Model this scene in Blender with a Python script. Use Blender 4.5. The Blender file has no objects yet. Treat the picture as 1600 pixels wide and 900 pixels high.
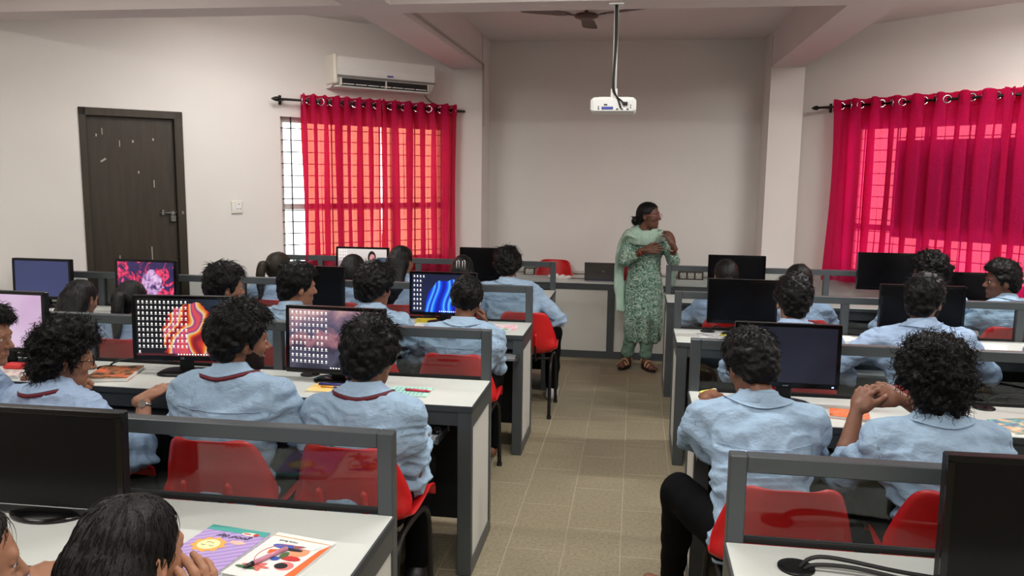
import bpy, bmesh, math, random
import numpy as np
from mathutils import Vector, Matrix
random.seed(7)
RNG = np.random.default_rng(7)
scene = bpy.context.scene
COL = scene.collection

# ------------------------------------------------------------------ camera
F_PX, H = 1262.0, 1.72
PITCH, YAW, ROLL = math.radians(7.913), math.radians(8.593), math.radians(.731)
_f = np.array([-math.sin(YAW)*math.cos(PITCH), math.cos(YAW)*math.cos(PITCH), -math.sin(PITCH)])
_r = np.array([math.cos(YAW), math.sin(YAW), 0.0]); _u = np.cross(_r, _f)
CR = math.cos(ROLL)*_r + math.sin(ROLL)*_u
CU = -(math.sin(ROLL)*_r - math.cos(ROLL)*_u)
cam = bpy.data.cameras.new('camera'); camo = bpy.data.objects.new('camera', cam); COL.objects.link(camo)
cam.sensor_width = 36.0; cam.lens = F_PX/1600*36.0; cam.clip_start = .05; cam.clip_end = 200
m = Matrix.Identity(4)
for i in range(3):
    m[i][0] = CR[i]; m[i][1] = CU[i]; m[i][2] = -_f[i]
m[2][3] = H
camo.matrix_world = m
scene.camera = camo

def ray(x, y): return _f + CR*(x-800)/F_PX - CU*(y-450)/F_PX
def at_z(x, y, z):
    d = ray(x, y); return np.array([0, 0, H]) + d*((z-H)/d[2])
def at_y(x, y, Y):
    d = ray(x, y); return np.array([0, 0, H]) + d*(Y/d[1])

# ------------------------------------------------------------------ world, exposure, lamps
w = bpy.data.worlds.new('daylight'); scene.world = w; w.use_nodes = True
wn = w.node_tree.nodes; wn.clear()
wo = wn.new('ShaderNodeOutputWorld'); wb = wn.new('ShaderNodeBackground')
wb.inputs['Color'].default_value = (.93, .97, 1.0, 1); wb.inputs['Strength'].default_value = 4.2
w.node_tree.links.new(wb.outputs[0], wo.inputs[0])
vs = scene.view_settings
vs.view_transform = 'Standard'; vs.look = 'None'; vs.gamma = 1.0; vs.use_curve_mapping = False
vs.exposure = 0.0
# tube lights, front pair by the angled walls, the rest unseen and added as fill: (x, y, z, along 'x' or 'y', watts); the battens are built with the ceiling below
TUBES = [(-2.45, 5.52, 2.97, 0, 27), (2.3, 5.52, 2.97, 0, 56),
         (-3.2, 3.6, 2.97, 0, 17), (-.15, 3.6, 2.97, 0, 44), (2.9, 3.6, 2.97, 0, 34),
         (-3.2, 1.2, 2.97, 0, 30), (-.15, 1.0, 2.97, 0, 36), (2.9, 1.2, 2.97, 0, 30),
         (-3.2, -1.6, 2.97, 0, 26), (-.15, -1.6, 2.97, 0, 30), (2.9, -1.6, 2.97, 0, 26)]
for i, (x, y, z, a, p) in enumerate(TUBES):
    L = bpy.data.lights.new('tube_lamp', 'AREA'); L.shape = 'RECTANGLE'; L.size = 1.15; L.size_y = .06
    L.energy = p; L.color = (1.0, .985, .955)
    o = bpy.data.objects.new('tube_lamp', L); COL.objects.link(o)
    o.location = (x, y, z-.035); o.rotation_euler = (0, 0, math.radians(a))

# ------------------------------------------------------------------ materials
MAT = {}
def lin(c):
    return tuple(((v/255)/12.92 if v/255 <= .04045 else (((v/255)+.055)/1.055)**2.4) for v in c)
def mat(name, rgb, rough=.5, metal=0.0, var=0.0, vscale=6.0, bump=0.0, bscale=40.0, spec=.5, coat=0.0, stretch=None, emit=None, estr=1.0, vcol=None):
    """procedural principled material: rgb in sRGB 0-255, noise colour variation, noise bump"""
    if name in MAT: return MAT[name]
    m = bpy.data.materials.new(name); m.use_nodes = True; MAT[name] = m
    nt = m.node_tree; b = nt.nodes['Principled BSDF']
    c = lin(rgb)
    b.inputs['Base Color'].default_value = (*c, 1); b.inputs['Roughness'].default_value = rough
    b.inputs['Metallic'].default_value = metal; b.inputs['Specular IOR Level'].default_value = spec
    b.inputs['Coat Weight'].default_value = coat
    tc = nt.nodes.new('ShaderNodeTexCoord'); vec = tc.outputs['Object']
    if stretch:
        mp = nt.nodes.new('ShaderNodeMapping'); mp.inputs['Scale'].default_value = stretch
        nt.links.new(vec, mp.inputs[0]); vec = mp.outputs[0]
    if var or vcol:
        n = nt.nodes.new('ShaderNodeTexNoise'); n.inputs['Scale'].default_value = vscale; n.inputs['Detail'].default_value = 5
        nt.links.new(vec, n.inputs['Vector'])
        cr = nt.nodes.new('ShaderNodeValToRGB'); cr.color_ramp.elements[0].position = .3; cr.color_ramp.elements[1].position = .7
        c2 = lin(vcol) if vcol else tuple(min(1, v*(1+var)) for v in c)
        c1 = c if vcol else tuple(v*(1-var) for v in c)
        cr.color_ramp.elements[0].color = (*c1, 1); cr.color_ramp.elements[1].color = (*c2, 1)
        nt.links.new(n.outputs['Fac'], cr.inputs[0]); nt.links.new(cr.outputs[0], b.inputs['Base Color'])
    if bump:
        n2 = nt.nodes.new('ShaderNodeTexNoise'); n2.inputs['Scale'].default_value = bscale; n2.inputs['Detail'].default_value = 4
        nt.links.new(vec, n2.inputs['Vector'])
        bp = nt.nodes.new('ShaderNodeBump'); bp.inputs['Strength'].default_value = bump; bp.inputs['Distance'].default_value = .01
        nt.links.new(n2.outputs['Fac'], bp.inputs['Height']); nt.links.new(bp.outputs[0], b.inputs['Normal'])
    if emit:
        b.inputs['Emission Color'].default_value = (*lin(emit), 1); b.inputs['Emission Strength'].default_value = estr
    return m

M_WALL = mat('wall_paint', (222, 218, 213), .75, var=.03, vscale=1.3, bump=.05, bscale=30)
M_CEIL = mat('ceiling_paint', (222, 214, 212), .85, var=.03, vscale=1.0, bump=.05, bscale=25)
M_BEAM = mat('beam_paint', (214, 204, 203), .85, var=.03, vscale=1.5)
M_TILE = mat('floor_tile', (126, 116, 94), .5, var=.22, vscale=60, bump=.1, bscale=120, vcol=(150, 140, 116))
M_GROUT = mat('tile_grout', (162, 152, 128), .9)
M_DOOR = mat('door_wood', (50, 42, 30), .45, var=.22, vscale=5, stretch=(6, 6, .6), bump=.1, bscale=30)
M_SCUFF = mat('door_scuff', (165, 160, 150), .8)
M_STEEL = mat('steel', (150, 150, 150), .3, 1.0)
M_FRAME = mat('grey_aluminium', (74, 79, 82), .38, .25, var=.05, vscale=4, bump=.02, bscale=90)
M_FRAME2 = mat('grey_apron', (56, 61, 64), .5, .1, var=.05, vscale=4)
M_TOP = mat('worktop_laminate', (206, 209, 203), .28, var=.02, vscale=5)
M_PANEL = mat('white_panel', (205, 204, 196), .5, var=.03, vscale=2)
M_DARKP = mat('modesty_panel', (38, 40, 41), .6, var=.1, vscale=3)
M_TRAY = mat('keyboard_tray', (118, 122, 125), .45)
M_BLACK = mat('black_plastic', (11, 11, 12), .4, var=.1, vscale=8, spec=.3)
M_BLACKG = mat('black_gloss', (8, 8, 9), .15, spec=.4)
M_BLACKM = mat('black_matt', (22, 22, 23), .6)
M_OFF = mat('screen_off', (7, 7, 9), .22, spec=.22)
M_RED = mat('red_chair_plastic', (196, 26, 28), .36, var=.06, vscale=5, bump=.03, bscale=60)
M_TUBE = mat('chair_tube', (36, 34, 33), .4, .5)
M_HAIR = mat('hair_black', (13, 12, 12), .5, spec=.16)
M_HAIRG = mat('hair_sleek', (16, 14, 13), .42, spec=.25, bump=.3, bscale=60, stretch=(6, 6, .5))
M_HAIRB = mat('hair_brownish', (38, 33, 24), .45, spec=.25, bump=.3, bscale=60, stretch=(6, 6, .5))
M_BEARD = mat('beard', (34, 26, 23), .8, spec=.1, bump=.5, bscale=200)
M_LANY = mat('lanyard_maroon', (96, 18, 32), .7)
M_TROU = mat('trouser_black', (12, 12, 13), .9, spec=.08, var=.15, vscale=12, bump=.2, bscale=40)
M_SHOE = mat('shoe_black', (22, 22, 22), .5)
M_SOCK = mat('shoe_white', (196, 196, 192), .8)
M_WHITE = mat('white_plastic', (226, 226, 222), .4)
M_IVORY = mat('ivory_plastic', (222, 218, 205), .4)
M_CHROME = mat('chrome', (200, 200, 200), .15, 1.0)
M_EYE = mat('eye_white', (225, 220, 212), .3)
M_LIP = mat('lip', (122, 66, 60), .5)
M_PAPER = mat('paper', (226, 226, 220), .8, var=.02, vscale=8)
def skin(tag, rgb): return mat('skin_'+tag, rgb, .5, var=.08, vscale=25, bump=.06, bscale=120, spec=.4)
SK = [skin('tan', (142, 98, 74)), skin('brown', (122, 80, 60)), skin('deep', (98, 64, 50)), skin('warm', (156, 110, 84))]
def shirt_mat(tag, rgb): return mat('shirt_'+tag, rgb, .9, var=.06, vscale=9, bump=.7, bscale=34, spec=.12, stretch=(1, 1, 1.6))
SH = [shirt_mat('blue', (148, 171, 193)), shirt_mat('blue_b', (154, 175, 203)), shirt_mat('blue_c', (142, 172, 200))]

def glass_mat():
    m = bpy.data.materials.new('tinted_glass'); m.use_nodes = True; nt = m.node_tree; nt.nodes.clear()
    o = nt.nodes.new('ShaderNodeOutputMaterial'); t = nt.nodes.new('ShaderNodeBsdfTransparent'); g = nt.nodes.new('ShaderNodeBsdfGlossy')
    t.inputs[0].default_value = (.80, .83, .83, 1); g.inputs['Roughness'].default_value = .02; g.inputs[0].default_value = (.9, .92, .92, 1)
    fr = nt.nodes.new('ShaderNodeFresnel'); fr.inputs[0].default_value = 1.4
    mx = nt.nodes.new('ShaderNodeMixShader')
    nt.links.new(fr.outputs[0], mx.inputs[0]); nt.links.new(t.outputs[0], mx.inputs[1]); nt.links.new(g.outputs[0], mx.inputs[2])
    nt.links.new(mx.outputs[0], o.inputs[0]); return m
M_GLASS = glass_mat()

def curtain_mat(name, trans, sheer):
    m = bpy.data.materials.new(name); m.use_nodes = True; nt = m.node_tree; nt.nodes.clear()
    o = nt.nodes.new('ShaderNodeOutputMaterial'); d = nt.nodes.new('ShaderNodeBsdfDiffuse'); t = nt.nodes.new('ShaderNodeBsdfTranslucent'); tr = nt.nodes.new('ShaderNodeBsdfTransparent')
    tc = nt.nodes.new('ShaderNodeTexCoord'); n = nt.nodes.new('ShaderNodeTexNoise'); n.inputs['Scale'].default_value = 90; n.inputs['Detail'].default_value = 3
    nt.links.new(tc.outputs['Object'], n.inputs['Vector'])
    cr = nt.nodes.new('ShaderNodeValToRGB')
    cr.color_ramp.elements[0].position = .35; cr.color_ramp.elements[1].position = .65
    cr.color_ramp.elements[0].color = (.36, .010, .075, 1); cr.color_ramp.elements[1].color = (.52, .018, .115, 1)
    nt.links.new(n.outputs['Fac'], cr.inputs[0]); nt.links.new(cr.outputs[0], d.inputs[0])
    t.inputs[0].default_value = trans; tr.inputs[0].default_value = sheer
    m1 = nt.nodes.new('ShaderNodeMixShader'); m1.inputs[0].default_value = .45
    m2 = nt.nodes.new('ShaderNodeMixShader'); m2.inputs[0].default_value = .22
    nt.links.new(d.outputs[0], m1.inputs[1]); nt.links.new(t.outputs[0], m1.inputs[2])
    nt.links.new(m1.outputs[0], m2.inputs[1]); nt.links.new(tr.outputs[0], m2.inputs[2]); nt.links.new(m2.outputs[0], o.inputs[0])
    return m
M_CURL = curtain_mat('curtain_red', (.95, .05, .12, 1), (1.0, .30, .17, 1))
M_CURR = curtain_mat('curtain_crimson', (1.0, .012, .14, 1), (1.0, .12, .17, 1))

def wire(m, fn):
    nt = m.node_tree; return fn(nt, nt.nodes, nt.links)

# ------------------------------------------------------------------ mesh helpers
def link_mesh(name, me, material, parent=None, loc=None, smooth=False):
    o = bpy.data.objects.new(name, me); COL.objects.link(o)
    if material is not None and not me.materials:
        for mm in (material if isinstance(material, (list, tuple)) else [material]): me.materials.append(mm)
    if parent is not None: o.parent = parent
    if loc is not None: o.location = loc
    if smooth:
        me.polygons.foreach_set('use_smooth', [True]*len(me.polygons))
    return o
def mesh_np(name, v, f, material, parent=None, loc=None, smooth=True):
    me = bpy.data.meshes.new(name)
    if loc is not None: v = np.asarray(v) - np.asarray(loc)
    if parent is not None and loc is None: v = np.asarray(v) - origin(parent)
    me.from_pydata(np.asarray(v).tolist(), [], f.tolist() if hasattr(f, 'tolist') else f); me.update()
    return link_mesh(name, me, material, parent, loc, smooth)
def origin(o):
    t = np.zeros(3)
    while o is not None: t += np.array(o.location); o = o.parent
    return t
def empty(name, loc=(0, 0, 0), rz=0.0):
    o = bpy.data.objects.new(name, None); COL.objects.link(o); o.location = loc; o.rotation_euler = (0, 0, rz); o.empty_display_size = .1
    return o
def tag(o, label, cat, group=None):
    o['label'] = label; o['category'] = cat
    if group: o['group'] = group
    return o
def struct(o): o['kind'] = 'structure'; return o

class MB:
    """collects shapes in one mesh"""
    def __init__(s): s.v = []; s.f = []
    def add(s, v, f):
        n = len(s.v); s.v += [tuple(map(float, q)) for q in v]; s.f += [tuple(int(i)+n for i in q) for q in f]; return s
    def box(s, a, b, bev=0.0, M=None):
        a, b = np.minimum(a, b).astype(float), np.maximum(a, b).astype(float)
        x0, y0, z0 = a; x1, y1, z1 = b
        if bev <= 0:
            v = [(x0,y0,z0),(x1,y0,z0),(x1,y1,z0),(x0,y1,z0),(x0,y0,z1),(x1,y0,z1),(x1,y1,z1),(x0,y1,z1)]
            f = [(0,3,2,1),(4,5,6,7),(0,1,5,4),(1,2,6,5),(2,3,7,6),(3,0,4,7)]
        else:
            e = min(bev, (x1-x0)/2.01, (y1-y0)/2.01, (z1-z0)/2.01)
            v = []; ids = {}
            for ix, X in enumerate((x0, x1)):
                for iy, Y in enumerate((y0, y1)):
                    for iz, Z in enumerate((z0, z1)):
                        sx, sy, sz = (1, -1)[ix]*e, (1, -1)[iy]*e, (1, -1)[iz]*e
                        ids[ix, iy, iz] = (len(v), len(v)+1, len(v)+2)
                        v += [(X, Y+sy, Z+sz), (X+sx, Y, Z+sz), (X+sx, Y+sy, Z)]
            I = lambda x, y, z, k: ids[x, y, z][k]
            f = [[I(0,0,0,0),I(0,0,1,0),I(0,1,1,0),I(0,1,0,0)],[I(1,0,0,0),I(1,1,0,0),I(1,1,1,0),I(1,0,1,0)],
                 [I(0,0,0,1),I(1,0,0,1),I(1,0,1,1),I(0,0,1,1)],[I(0,1,0,1),I(0,1,1,1),I(1,1,1,1),I(1,1,0,1)],
                 [I(0,0,0,2),I(0,1,0,2),I(1,1,0,2),I(1,0,0,2)],[I(0,0,1,2),I(1,0,1,2),I(1,1,1,2),I(0,1,1,2)]]
            for p in (0, 1):
                for q in (0, 1):
                    f += [[I(0,p,q,1),I(1,p,q,1),I(1,p,q,2),I(0,p,q,2)], [I(p,0,q,0),I(p,1,q,0),I(p,1,q,2),I(p,0,q,2)], [I(p,q,0,0),I(p,q,1,0),I(p,q,1,1),I(p,q,0,1)]]
            for k in ids: f.append(list(ids[k]))
        if M is not None: v = [tuple(M @ Vector(q)) for q in v]
        return s.add(v, f)
    def tube(s, pts, r, n=8, cap=True, closed=False):
        v, f = tube_np(np.array(pts, float), r, n, cap, closed); return s.add(v, f)
    def disc(s, c, r, h, n=20, axis=2):
        c = np.array(c, float); d = np.zeros(3); d[axis] = h
        return s.tube([c, c+d], r, n)
    def obj(s, name, material, parent=None, loc=None, smooth=False, fix=True):
        me = bpy.data.meshes.new(name)
        v = np.array(s.v)
        if loc is not None: v = v - np.array(loc)
        elif parent is not None: v = v - origin(parent)
        me.from_pydata(v.tolist(), [], s.f)
        if fix:
            bm = bmesh.new(); bm.from_mesh(me); bmesh.ops.recalc_face_normals(bm, faces=bm.faces); bm.to_mesh(me); bm.free()
        me.update()
        return link_mesh(name, me, material, parent, loc, smooth)
def tube_np(P, r, n=8, cap=True, closed=False):
    P = np.asarray(P, float); k = len(P); r = np.full(k, r) if np.isscalar(r) else np.asarray(r, float)
    if closed: T = np.roll(P, -1, 0) - np.roll(P, 1, 0)
    else:
        T = np.gradient(P, axis=0)
    T /= np.linalg.norm(T, axis=1)[:, None] + 1e-12
    up = np.array([0, 0, 1.0]) if abs(T[0][2]) < .9 else np.array([0, 1.0, 0])
    N = np.zeros_like(P); N[0] = np.cross(T[0], up); N[0] /= np.linalg.norm(N[0])
    for i in range(1, k):
        q = N[i-1] - T[i]*(N[i-1] @ T[i]); N[i] = q/(np.linalg.norm(q)+1e-12)
    B = np.cross(T, N); a = np.linspace(0, 2*math.pi, n, endpoint=False)
    V = P[:, None] + r[:, None, None]*(np.cos(a)[None, :, None]*N[:, None] + np.sin(a)[None, :, None]*B[:, None])
    V = V.reshape(-1, 3); f = []
    for i in range(k if closed else k-1):
        j = (i+1) % k
        for q in range(n): f.append((i*n+q, i*n+(q+1) % n, j*n+(q+1) % n, j*n+q))
    if cap and not closed:
        f.append(tuple(range(n))[::-1]); f.append(tuple((k-1)*n+q for q in range(n)))
    return V, f
def bez(pts, n=24):
    """Catmull-Rom through points"""
    P = [np.array(p, float) for p in pts]; P = [2*P[0]-P[1]] + P + [2*P[-1]-P[-2]]; out = []
    m = max(2, n//(len(P)-3))
    for i in range(1, len(P)-2):
        for t in np.linspace(0, 1, m, endpoint=False):
            a, b, c, d = P[i-1], P[i], P[i+1], P[i+2]
            out.append(.5*(2*b+(c-a)*t+(2*a-5*b+4*c-d)*t*t+(3*b-a-3*c+d)*t**3))
    out.append(P[-2]); return np.array(out)
def copy_tree(o, parent=None):
    c = o.copy(); COL.objects.link(c)
    if parent is not None: c.parent = parent
    for ch in list(o.children): copy_tree(ch, c)
    return c
def text_mesh(s, size, material, name, parent, M, extrude=.0003, shear=0.0):
    cu = bpy.data.curves.new(name, 'FONT'); cu.body = s; cu.size = size; cu.extrude = extrude; cu.align_x = 'CENTER'; cu.align_y = 'CENTER'; cu.shear = shear; cu.resolution_u = 2
    o = bpy.data.objects.new(name, cu); COL.objects.link(o)
    dg = bpy.context.evaluated_depsgraph_get(); me = bpy.data.meshes.new_from_object(o.evaluated_get(dg))
    bpy.data.objects.remove(o); bpy.data.curves.remove(cu)
    me.materials.clear(); me.transform(M); me.name = name
    return link_mesh(name, me, material, parent)

# ------------------------------------------------------------------ signed-distance modelling for bodies
class Field:
    def __init__(s, lo, hi, h):
        s.h = h; s.lo = np.array(lo, float); s.n = np.ceil((np.array(hi)-s.lo)/h).astype(int)+1
        s.F = np.full(s.n, 1.0, np.float32)
    def _sub(s, lo, hi):
        i0 = np.maximum(np.floor((np.array(lo)-s.lo)/s.h).astype(int), 0); i1 = np.minimum(np.ceil((np.array(hi)-s.lo)/s.h).astype(int)+1, s.n)
        if (i1 <= i0).any(): return None
        sl = tuple(slice(a, b) for a, b in zip(i0, i1))
        g = np.meshgrid(*[s.lo[k]+s.h*np.arange(i0[k], i1[k]) for k in range(3)], indexing='ij', sparse=True)
        return sl, g
    def _merge(s, sl, d, k, sub):
        F = s.F[sl]
        if sub:
            d = -d
            q = np.maximum(k-np.abs(F-d), 0)/k; s.F[sl] = np.maximum(F, d)+q*q*k*.25
        else:
            q = np.maximum(k-np.abs(F-d), 0)/k; s.F[sl] = np.minimum(F, d)-q*q*k*.25
    def cap(s, a, b, ra, rb, k=.02, sub=False):
        a = np.array(a, float); b = np.array(b, float); R = max(ra, rb)+k+4*s.h
        r = s._sub(np.minimum(a, b)-R, np.maximum(a, b)+R)
        if r is None: return s
        sl, g = r; ab = b-a; L = ab@ab+1e-9
        t = np.clip(((g[0]-a[0])*ab[0]+(g[1]-a[1])*ab[1]+(g[2]-a[2])*ab[2])/L, 0, 1)
        d = np.sqrt((g[0]-a[0]-ab[0]*t)**2+(g[1]-a[1]-ab[1]*t)**2+(g[2]-a[2]-ab[2]*t)**2)-(ra+(rb-ra)*t)
        s._merge(sl, d, k, sub); return s
    def ell(s, c, r, B=None, k=.02, sub=False):
        """ellipsoid; B rows are its axes"""
        c = np.array(c, float); r = np.array(r, float); R = r.max()+k+4*s.h
        q = s._sub(c-R, c+R)
        if q is None: return s
        sl, g = q; B = np.eye(3) if B is None else B
        p = [(g[0]-c[0])*B[i][0]+(g[1]-c[1])*B[i][1]+(g[2]-c[2])*B[i][2] for i in range(3)]
        k0 = np.sqrt((p[0]/r[0])**2+(p[1]/r[1])**2+(p[2]/r[2])**2); k1 = np.sqrt((p[0]/r[0]**2)**2+(p[1]/r[1]**2)**2+(p[2]/r[2]**2)**2)+1e-9
        s._merge(sl, k0*(k0-1)/k1, k, sub); return s
    def mesh(s):
        F = s.F; S = F < 0; n = np.array(F.shape)
        c = [S[i:n[0]-1+i, j:n[1]-1+j, k:n[2]-1+k] for i in (0, 1) for j in (0, 1) for k in (0, 1)]
        cnt = sum(q.astype(np.int8) for q in c); act = (cnt > 0) & (cnt < 8)
        I = np.argwhere(act); idx = np.full(act.shape, -1, np.int32); idx[act] = np.arange(len(I))
        pos = np.zeros((len(I), 3)); num = np.zeros(len(I))
        for ax in range(3):
            o = [k for k in range(3) if k != ax]
            for a in (0, 1):
                for b in (0, 1):
                    p0 = I.copy(); p0[:, o[0]] += a; p0[:, o[1]] += b; p1 = p0.copy(); p1[:, ax] += 1
                    f0 = F[p0[:, 0], p0[:, 1], p0[:, 2]]; f1 = F[p1[:, 0], p1[:, 1], p1[:, 2]]
                    x = (f0 < 0) != (f1 < 0); t = np.where(x, f0/(f0-f1+1e-12), 0)
                    q = p0.astype(float); q[:, ax] += t; pos += q*x[:, None]; num += x
        V = s.lo + s.h*pos/num[:, None]; faces = []
        for ax in range(3):
            o = [(ax+1) % 3, (ax+2) % 3]
            sl0 = [slice(None)]*3; sl1 = [slice(None)]*3
            sl0[ax] = slice(0, -1); sl1[ax] = slice(1, None)
            d = S[tuple(sl0)] != S[tuple(sl1)]; E = np.argwhere(d)
            E = E[(E[:, o[0]] > 0) & (E[:, o[1]] > 0) & (E[:, o[0]] < n[o[0]]-1) & (E[:, o[1]] < n[o[1]]-1)]
            q = []
            for a, b in ((-1, -1), (0, -1), (0, 0), (-1, 0)):
                e = E.copy(); e[:, o[0]] += a; e[:, o[1]] += b; q.append(idx[e[:, 0], e[:, 1], e[:, 2]])
            q = np.stack(q, 1); inside = S[E[:, 0], E[:, 1], E[:, 2]]
            q[~inside] = q[~inside][:, ::-1]; faces.append(q)
        return V, np.concatenate(faces)
def vnormals(V, Fc):
    n = np.cross(V[Fc[:, 2]]-V[Fc[:, 0]], V[Fc[:, 3]]-V[Fc[:, 1]]); N = np.zeros_like(V)
    for k in range(4): np.add.at(N, Fc[:, k], n)
    return N/(np.linalg.norm(N, axis=1)[:, None]+1e-12)
_LAT = RNG.random((32, 32, 32))
def noise3(P, sc):
    P = np.asarray(P)*np.asarray(sc); i = np.floor(P).astype(int); f = P-i; f = f*f*(3-2*f); o = np.zeros(len(P))
    for a in (0, 1):
        for b in (0, 1):
            for c in (0, 1):
                o += _LAT[(i[:, 0]+a) % 32, (i[:, 1]+b) % 32, (i[:, 2]+c) % 32]*np.where(a, f[:, 0], 1-f[:, 0])*np.where(b, f[:, 1], 1-f[:, 1])*np.where(c, f[:, 2], 1-f[:, 2])
    return o*2-1
def join(parts):
    V = []; Fc = []; n = 0
    for v, f in parts:
        V.append(np.asarray(v)); Fc += [tuple(int(i)+n for i in q) for q in (f.tolist() if hasattr(f, 'tolist') else f)]; n += len(v)
    return np.concatenate(V), Fc
def strands_np(paths, r0, r1=.0003, n=3):
    """many tapered strands at once; paths (N,K,3)"""
    P = np.asarray(paths); N, K, _ = P.shape
    T = np.gradient(P, axis=1); T /= np.linalg.norm(T, axis=2, keepdims=True)+1e-12
    ref = np.array([.31, .52, .79]); A = np.cross(T, ref); A /= np.linalg.norm(A, axis=2, keepdims=True)+1e-12; B = np.cross(T, A)
    a = np.arange(n)*2*math.pi/n; rr = np.linspace(r0, r1, K)
    V = P[:, :, None]+rr[None, :, None, None]*(np.cos(a)[None, None, :, None]*A[:, :, None]+np.sin(a)[None, None, :, None]*B[:, :, None])
    V = V.reshape(-1, 3); q = []
    for k in range(K-1):
        for j in range(n): q.append((k*n+j, k*n+(j+1) % n, (k+1)*n+(j+1) % n, (k+1)*n+j))
    q = np.array(q); Fc = (q[None]+(np.arange(N)*K*n)[:, None, None]).reshape(-1, 4)
    return V, Fc

# ================================================================== THE ROOM
XLA, XLB, XRA, XRB, YCOL, YW, ZBM, ZC = -1.83, -1.53, 1.207, 1.509, 8.0, 8.45, 2.75, 3.08
DL = 2.78; XL_S, XR_S, Y_S, Y_B = XLA-DL, XRB+DL+.24, YCOL-DL, -3.6
TH = .16
def wall_box(name, a, b, material=None): return struct(MB().box(a, b).obj(name, material or M_WALL))
# floor: grout bed, single tiles in the aisle, the rest joined
floor = wall_box('floor', (XL_S-TH, Y_B-TH, -.12), (XR_S+TH, YW+TH, -.0012), M_GROUT)
TW, TL, GR = .2620, .5250, .0016
tile_me = None
rest = MB()
kx0, kx1 = int((XL_S+.02)/TW)-1, int((XR_S+.02)/TW)+1
for kx in range(kx0, kx1+1):
    for ky in range(-7, 17):
        x0 = -.018+kx*TW; y0 = 4.06+(ky-8)*TL + (TL/2 if kx % 2 else 0)
        if x0 < XL_S or x0+TW > XR_S or y0 < Y_B or y0+TL > YW: continue
        if -1.35 < x0 and x0+TW < 1.1 and .6 < y0 < 7.7:
            if tile_me is None:
                t = MB().box((GR, GR, -.006), (TW-GR, TL-GR, 0), .0015).obj('tile', M_TILE, floor, loc=None); tile_me = t.data
            else:
                t = bpy.data.objects.new('tile', tile_me); COL.objects.link(t); t.parent = floor
            t.location = (x0, y0, RNG.uniform(-.0006, 0))
        else: rest.box((x0+GR, y0+GR, -.006), (x0+TW-GR, y0+TL-GR, 0))
rt = rest.obj('tile_field', M_TILE, floor, fix=False); rt['kind'] = 'stuff'

# straight walls
wall_box('wall_front', (XLA-.3, YW, 0), (XRB+.3, YW+TH, ZC))
wall_box('wall_left', (XL_S-TH, Y_B, 0), (XL_S, Y_S+.05, ZC)); wall_box('wall_right', (XR_S, Y_B, 0), (XR_S+TH, Y_S+.05, ZC))
wall_box('wall_back', (XL_S-TH, Y_B-TH, 0), (XR_S+TH, Y_B, ZC))
struct(MB().box((XL_S-TH, Y_B-TH, ZC), (XR_S+TH, YW+TH, ZC+.15)).obj('ceiling', M_CEIL))
wall_box('trim_1', (XLA, YCOL, 0), (XLB, YW, ZC)).name = 'trim_1'      # corner column
wall_box('trim_2', (XRA, YCOL, 0), (XRB, YW, ZC))
# beams
YB1, YB2 = 4.968, 5.235
for i, (a, b) in enumerate((((XLA, Y_B, ZBM), (XLB, YCOL+.02, ZC+.01)), ((XRA, Y_B, ZBM), (XRB, YCOL+.02, ZC+.01)),
                            ((XL_S, YB1, ZBM), (XLA, YB2, ZC+.01)), ((XLB, YB1, ZBM), (XRA, YB2, ZC+.01)), ((XRB, YB1, ZBM), (XR_S, YB2, ZC+.01)),
                            ((XL_S, .2, ZBM), (XLA, .47, ZC+.01)), ((XLB, .2, ZBM), (XRA, .47, ZC+.01)), ((XRB, .2, ZBM), (XR_S, .47, ZC+.01)))):
    wall_box('trim_%d' % (i+3), a, b, M_BEAM)
# tube light battens
def tube_light(i, x, y, z, a):
    t = empty('tube_light', (x, y, z), math.radians(a))
    MB().box((-.62, -.03, .0), (.62, .03, ZC-z), .006).obj('batten', M_WHITE, None).parent = t
    g = MB().tube([(-.58, 0, -.016), (.58, 0, -.016)], .013, 10).obj('tube', mat('lit_tube', (255, 250, 240), .4, emit=(255, 248, 238), estr=24), None, smooth=True); g.parent = t
    for s in (-1, 1): e = MB().box((s*.60-.012, -.02, -.03), (s*.60+.012, .02, .0), .003).obj('end_holder', M_WHITE, None); e.parent = t
    where = ['by the left angled wall', 'by the right angled wall', 'added as fill over the left desks ahead', 'added as fill over the aisle ahead', 'added as fill over the right desks ahead', 'added as fill over the nearest left desks', 'added as fill over the nearest aisle', 'added as fill over the nearest right desks', 'added as fill at the back left', 'added as fill at the back centre', 'added as fill at the back right'][i]
    tag(t, 'white ceiling tube light '+where, 'tube light', 'ceiling tube lights')
for i, (x, y, z, a, p) in enumerate(TUBES): tube_light(i, x, y, z, a)

# angled walls, built in a local frame: u along the wall from the column, n outward, z up
def frame(side):
    d = Vector((side, -1, 0)).normalized(); n = Vector((side, 1, 0)).normalized(); o = Vector((XLA, YCOL, 0)) if side < 0 else Vector((XRB, YCOL+.24, 0))
    return Matrix(((d.x, n.x, 0, o.x), (d.y, n.y, 0, o.y), (0, 0, 1, 0), (0, 0, 0, 1)))
ML, MR = frame(-1), frame(1)
ULEN = DL*math.sqrt(2)
def angled_wall(name, M, holes):
    """wall from u=0..ULEN with rectangular holes (u0,u1,z0,z1)"""
    us = sorted({-.25, ULEN+.38} | {h[0] for h in holes} | {h[1] for h in holes}); mb = MB()
    for a, b in zip(us[:-1], us[1:]):
        hs = [h for h in holes if h[0] <= a+1e-6 and h[1] >= b-1e-6]
        if not hs: mb.box((a, 0, 0), (b, TH, ZC), M=M)
        else:
            h = hs[0]
            if h[2] > 0: mb.box((a, 0, 0), (b, TH, h[2]), M=M)
            mb.box((a, 0, h[3]), (b, TH, ZC), M=M)
    return struct(mb.obj(name, M_WALL))
WL = (.03, 1.76, .88, 2.205); WR = (0.58, 2.485, .86, 2.22); DR = (2.575, 3.325, 0, 2.195)
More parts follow.
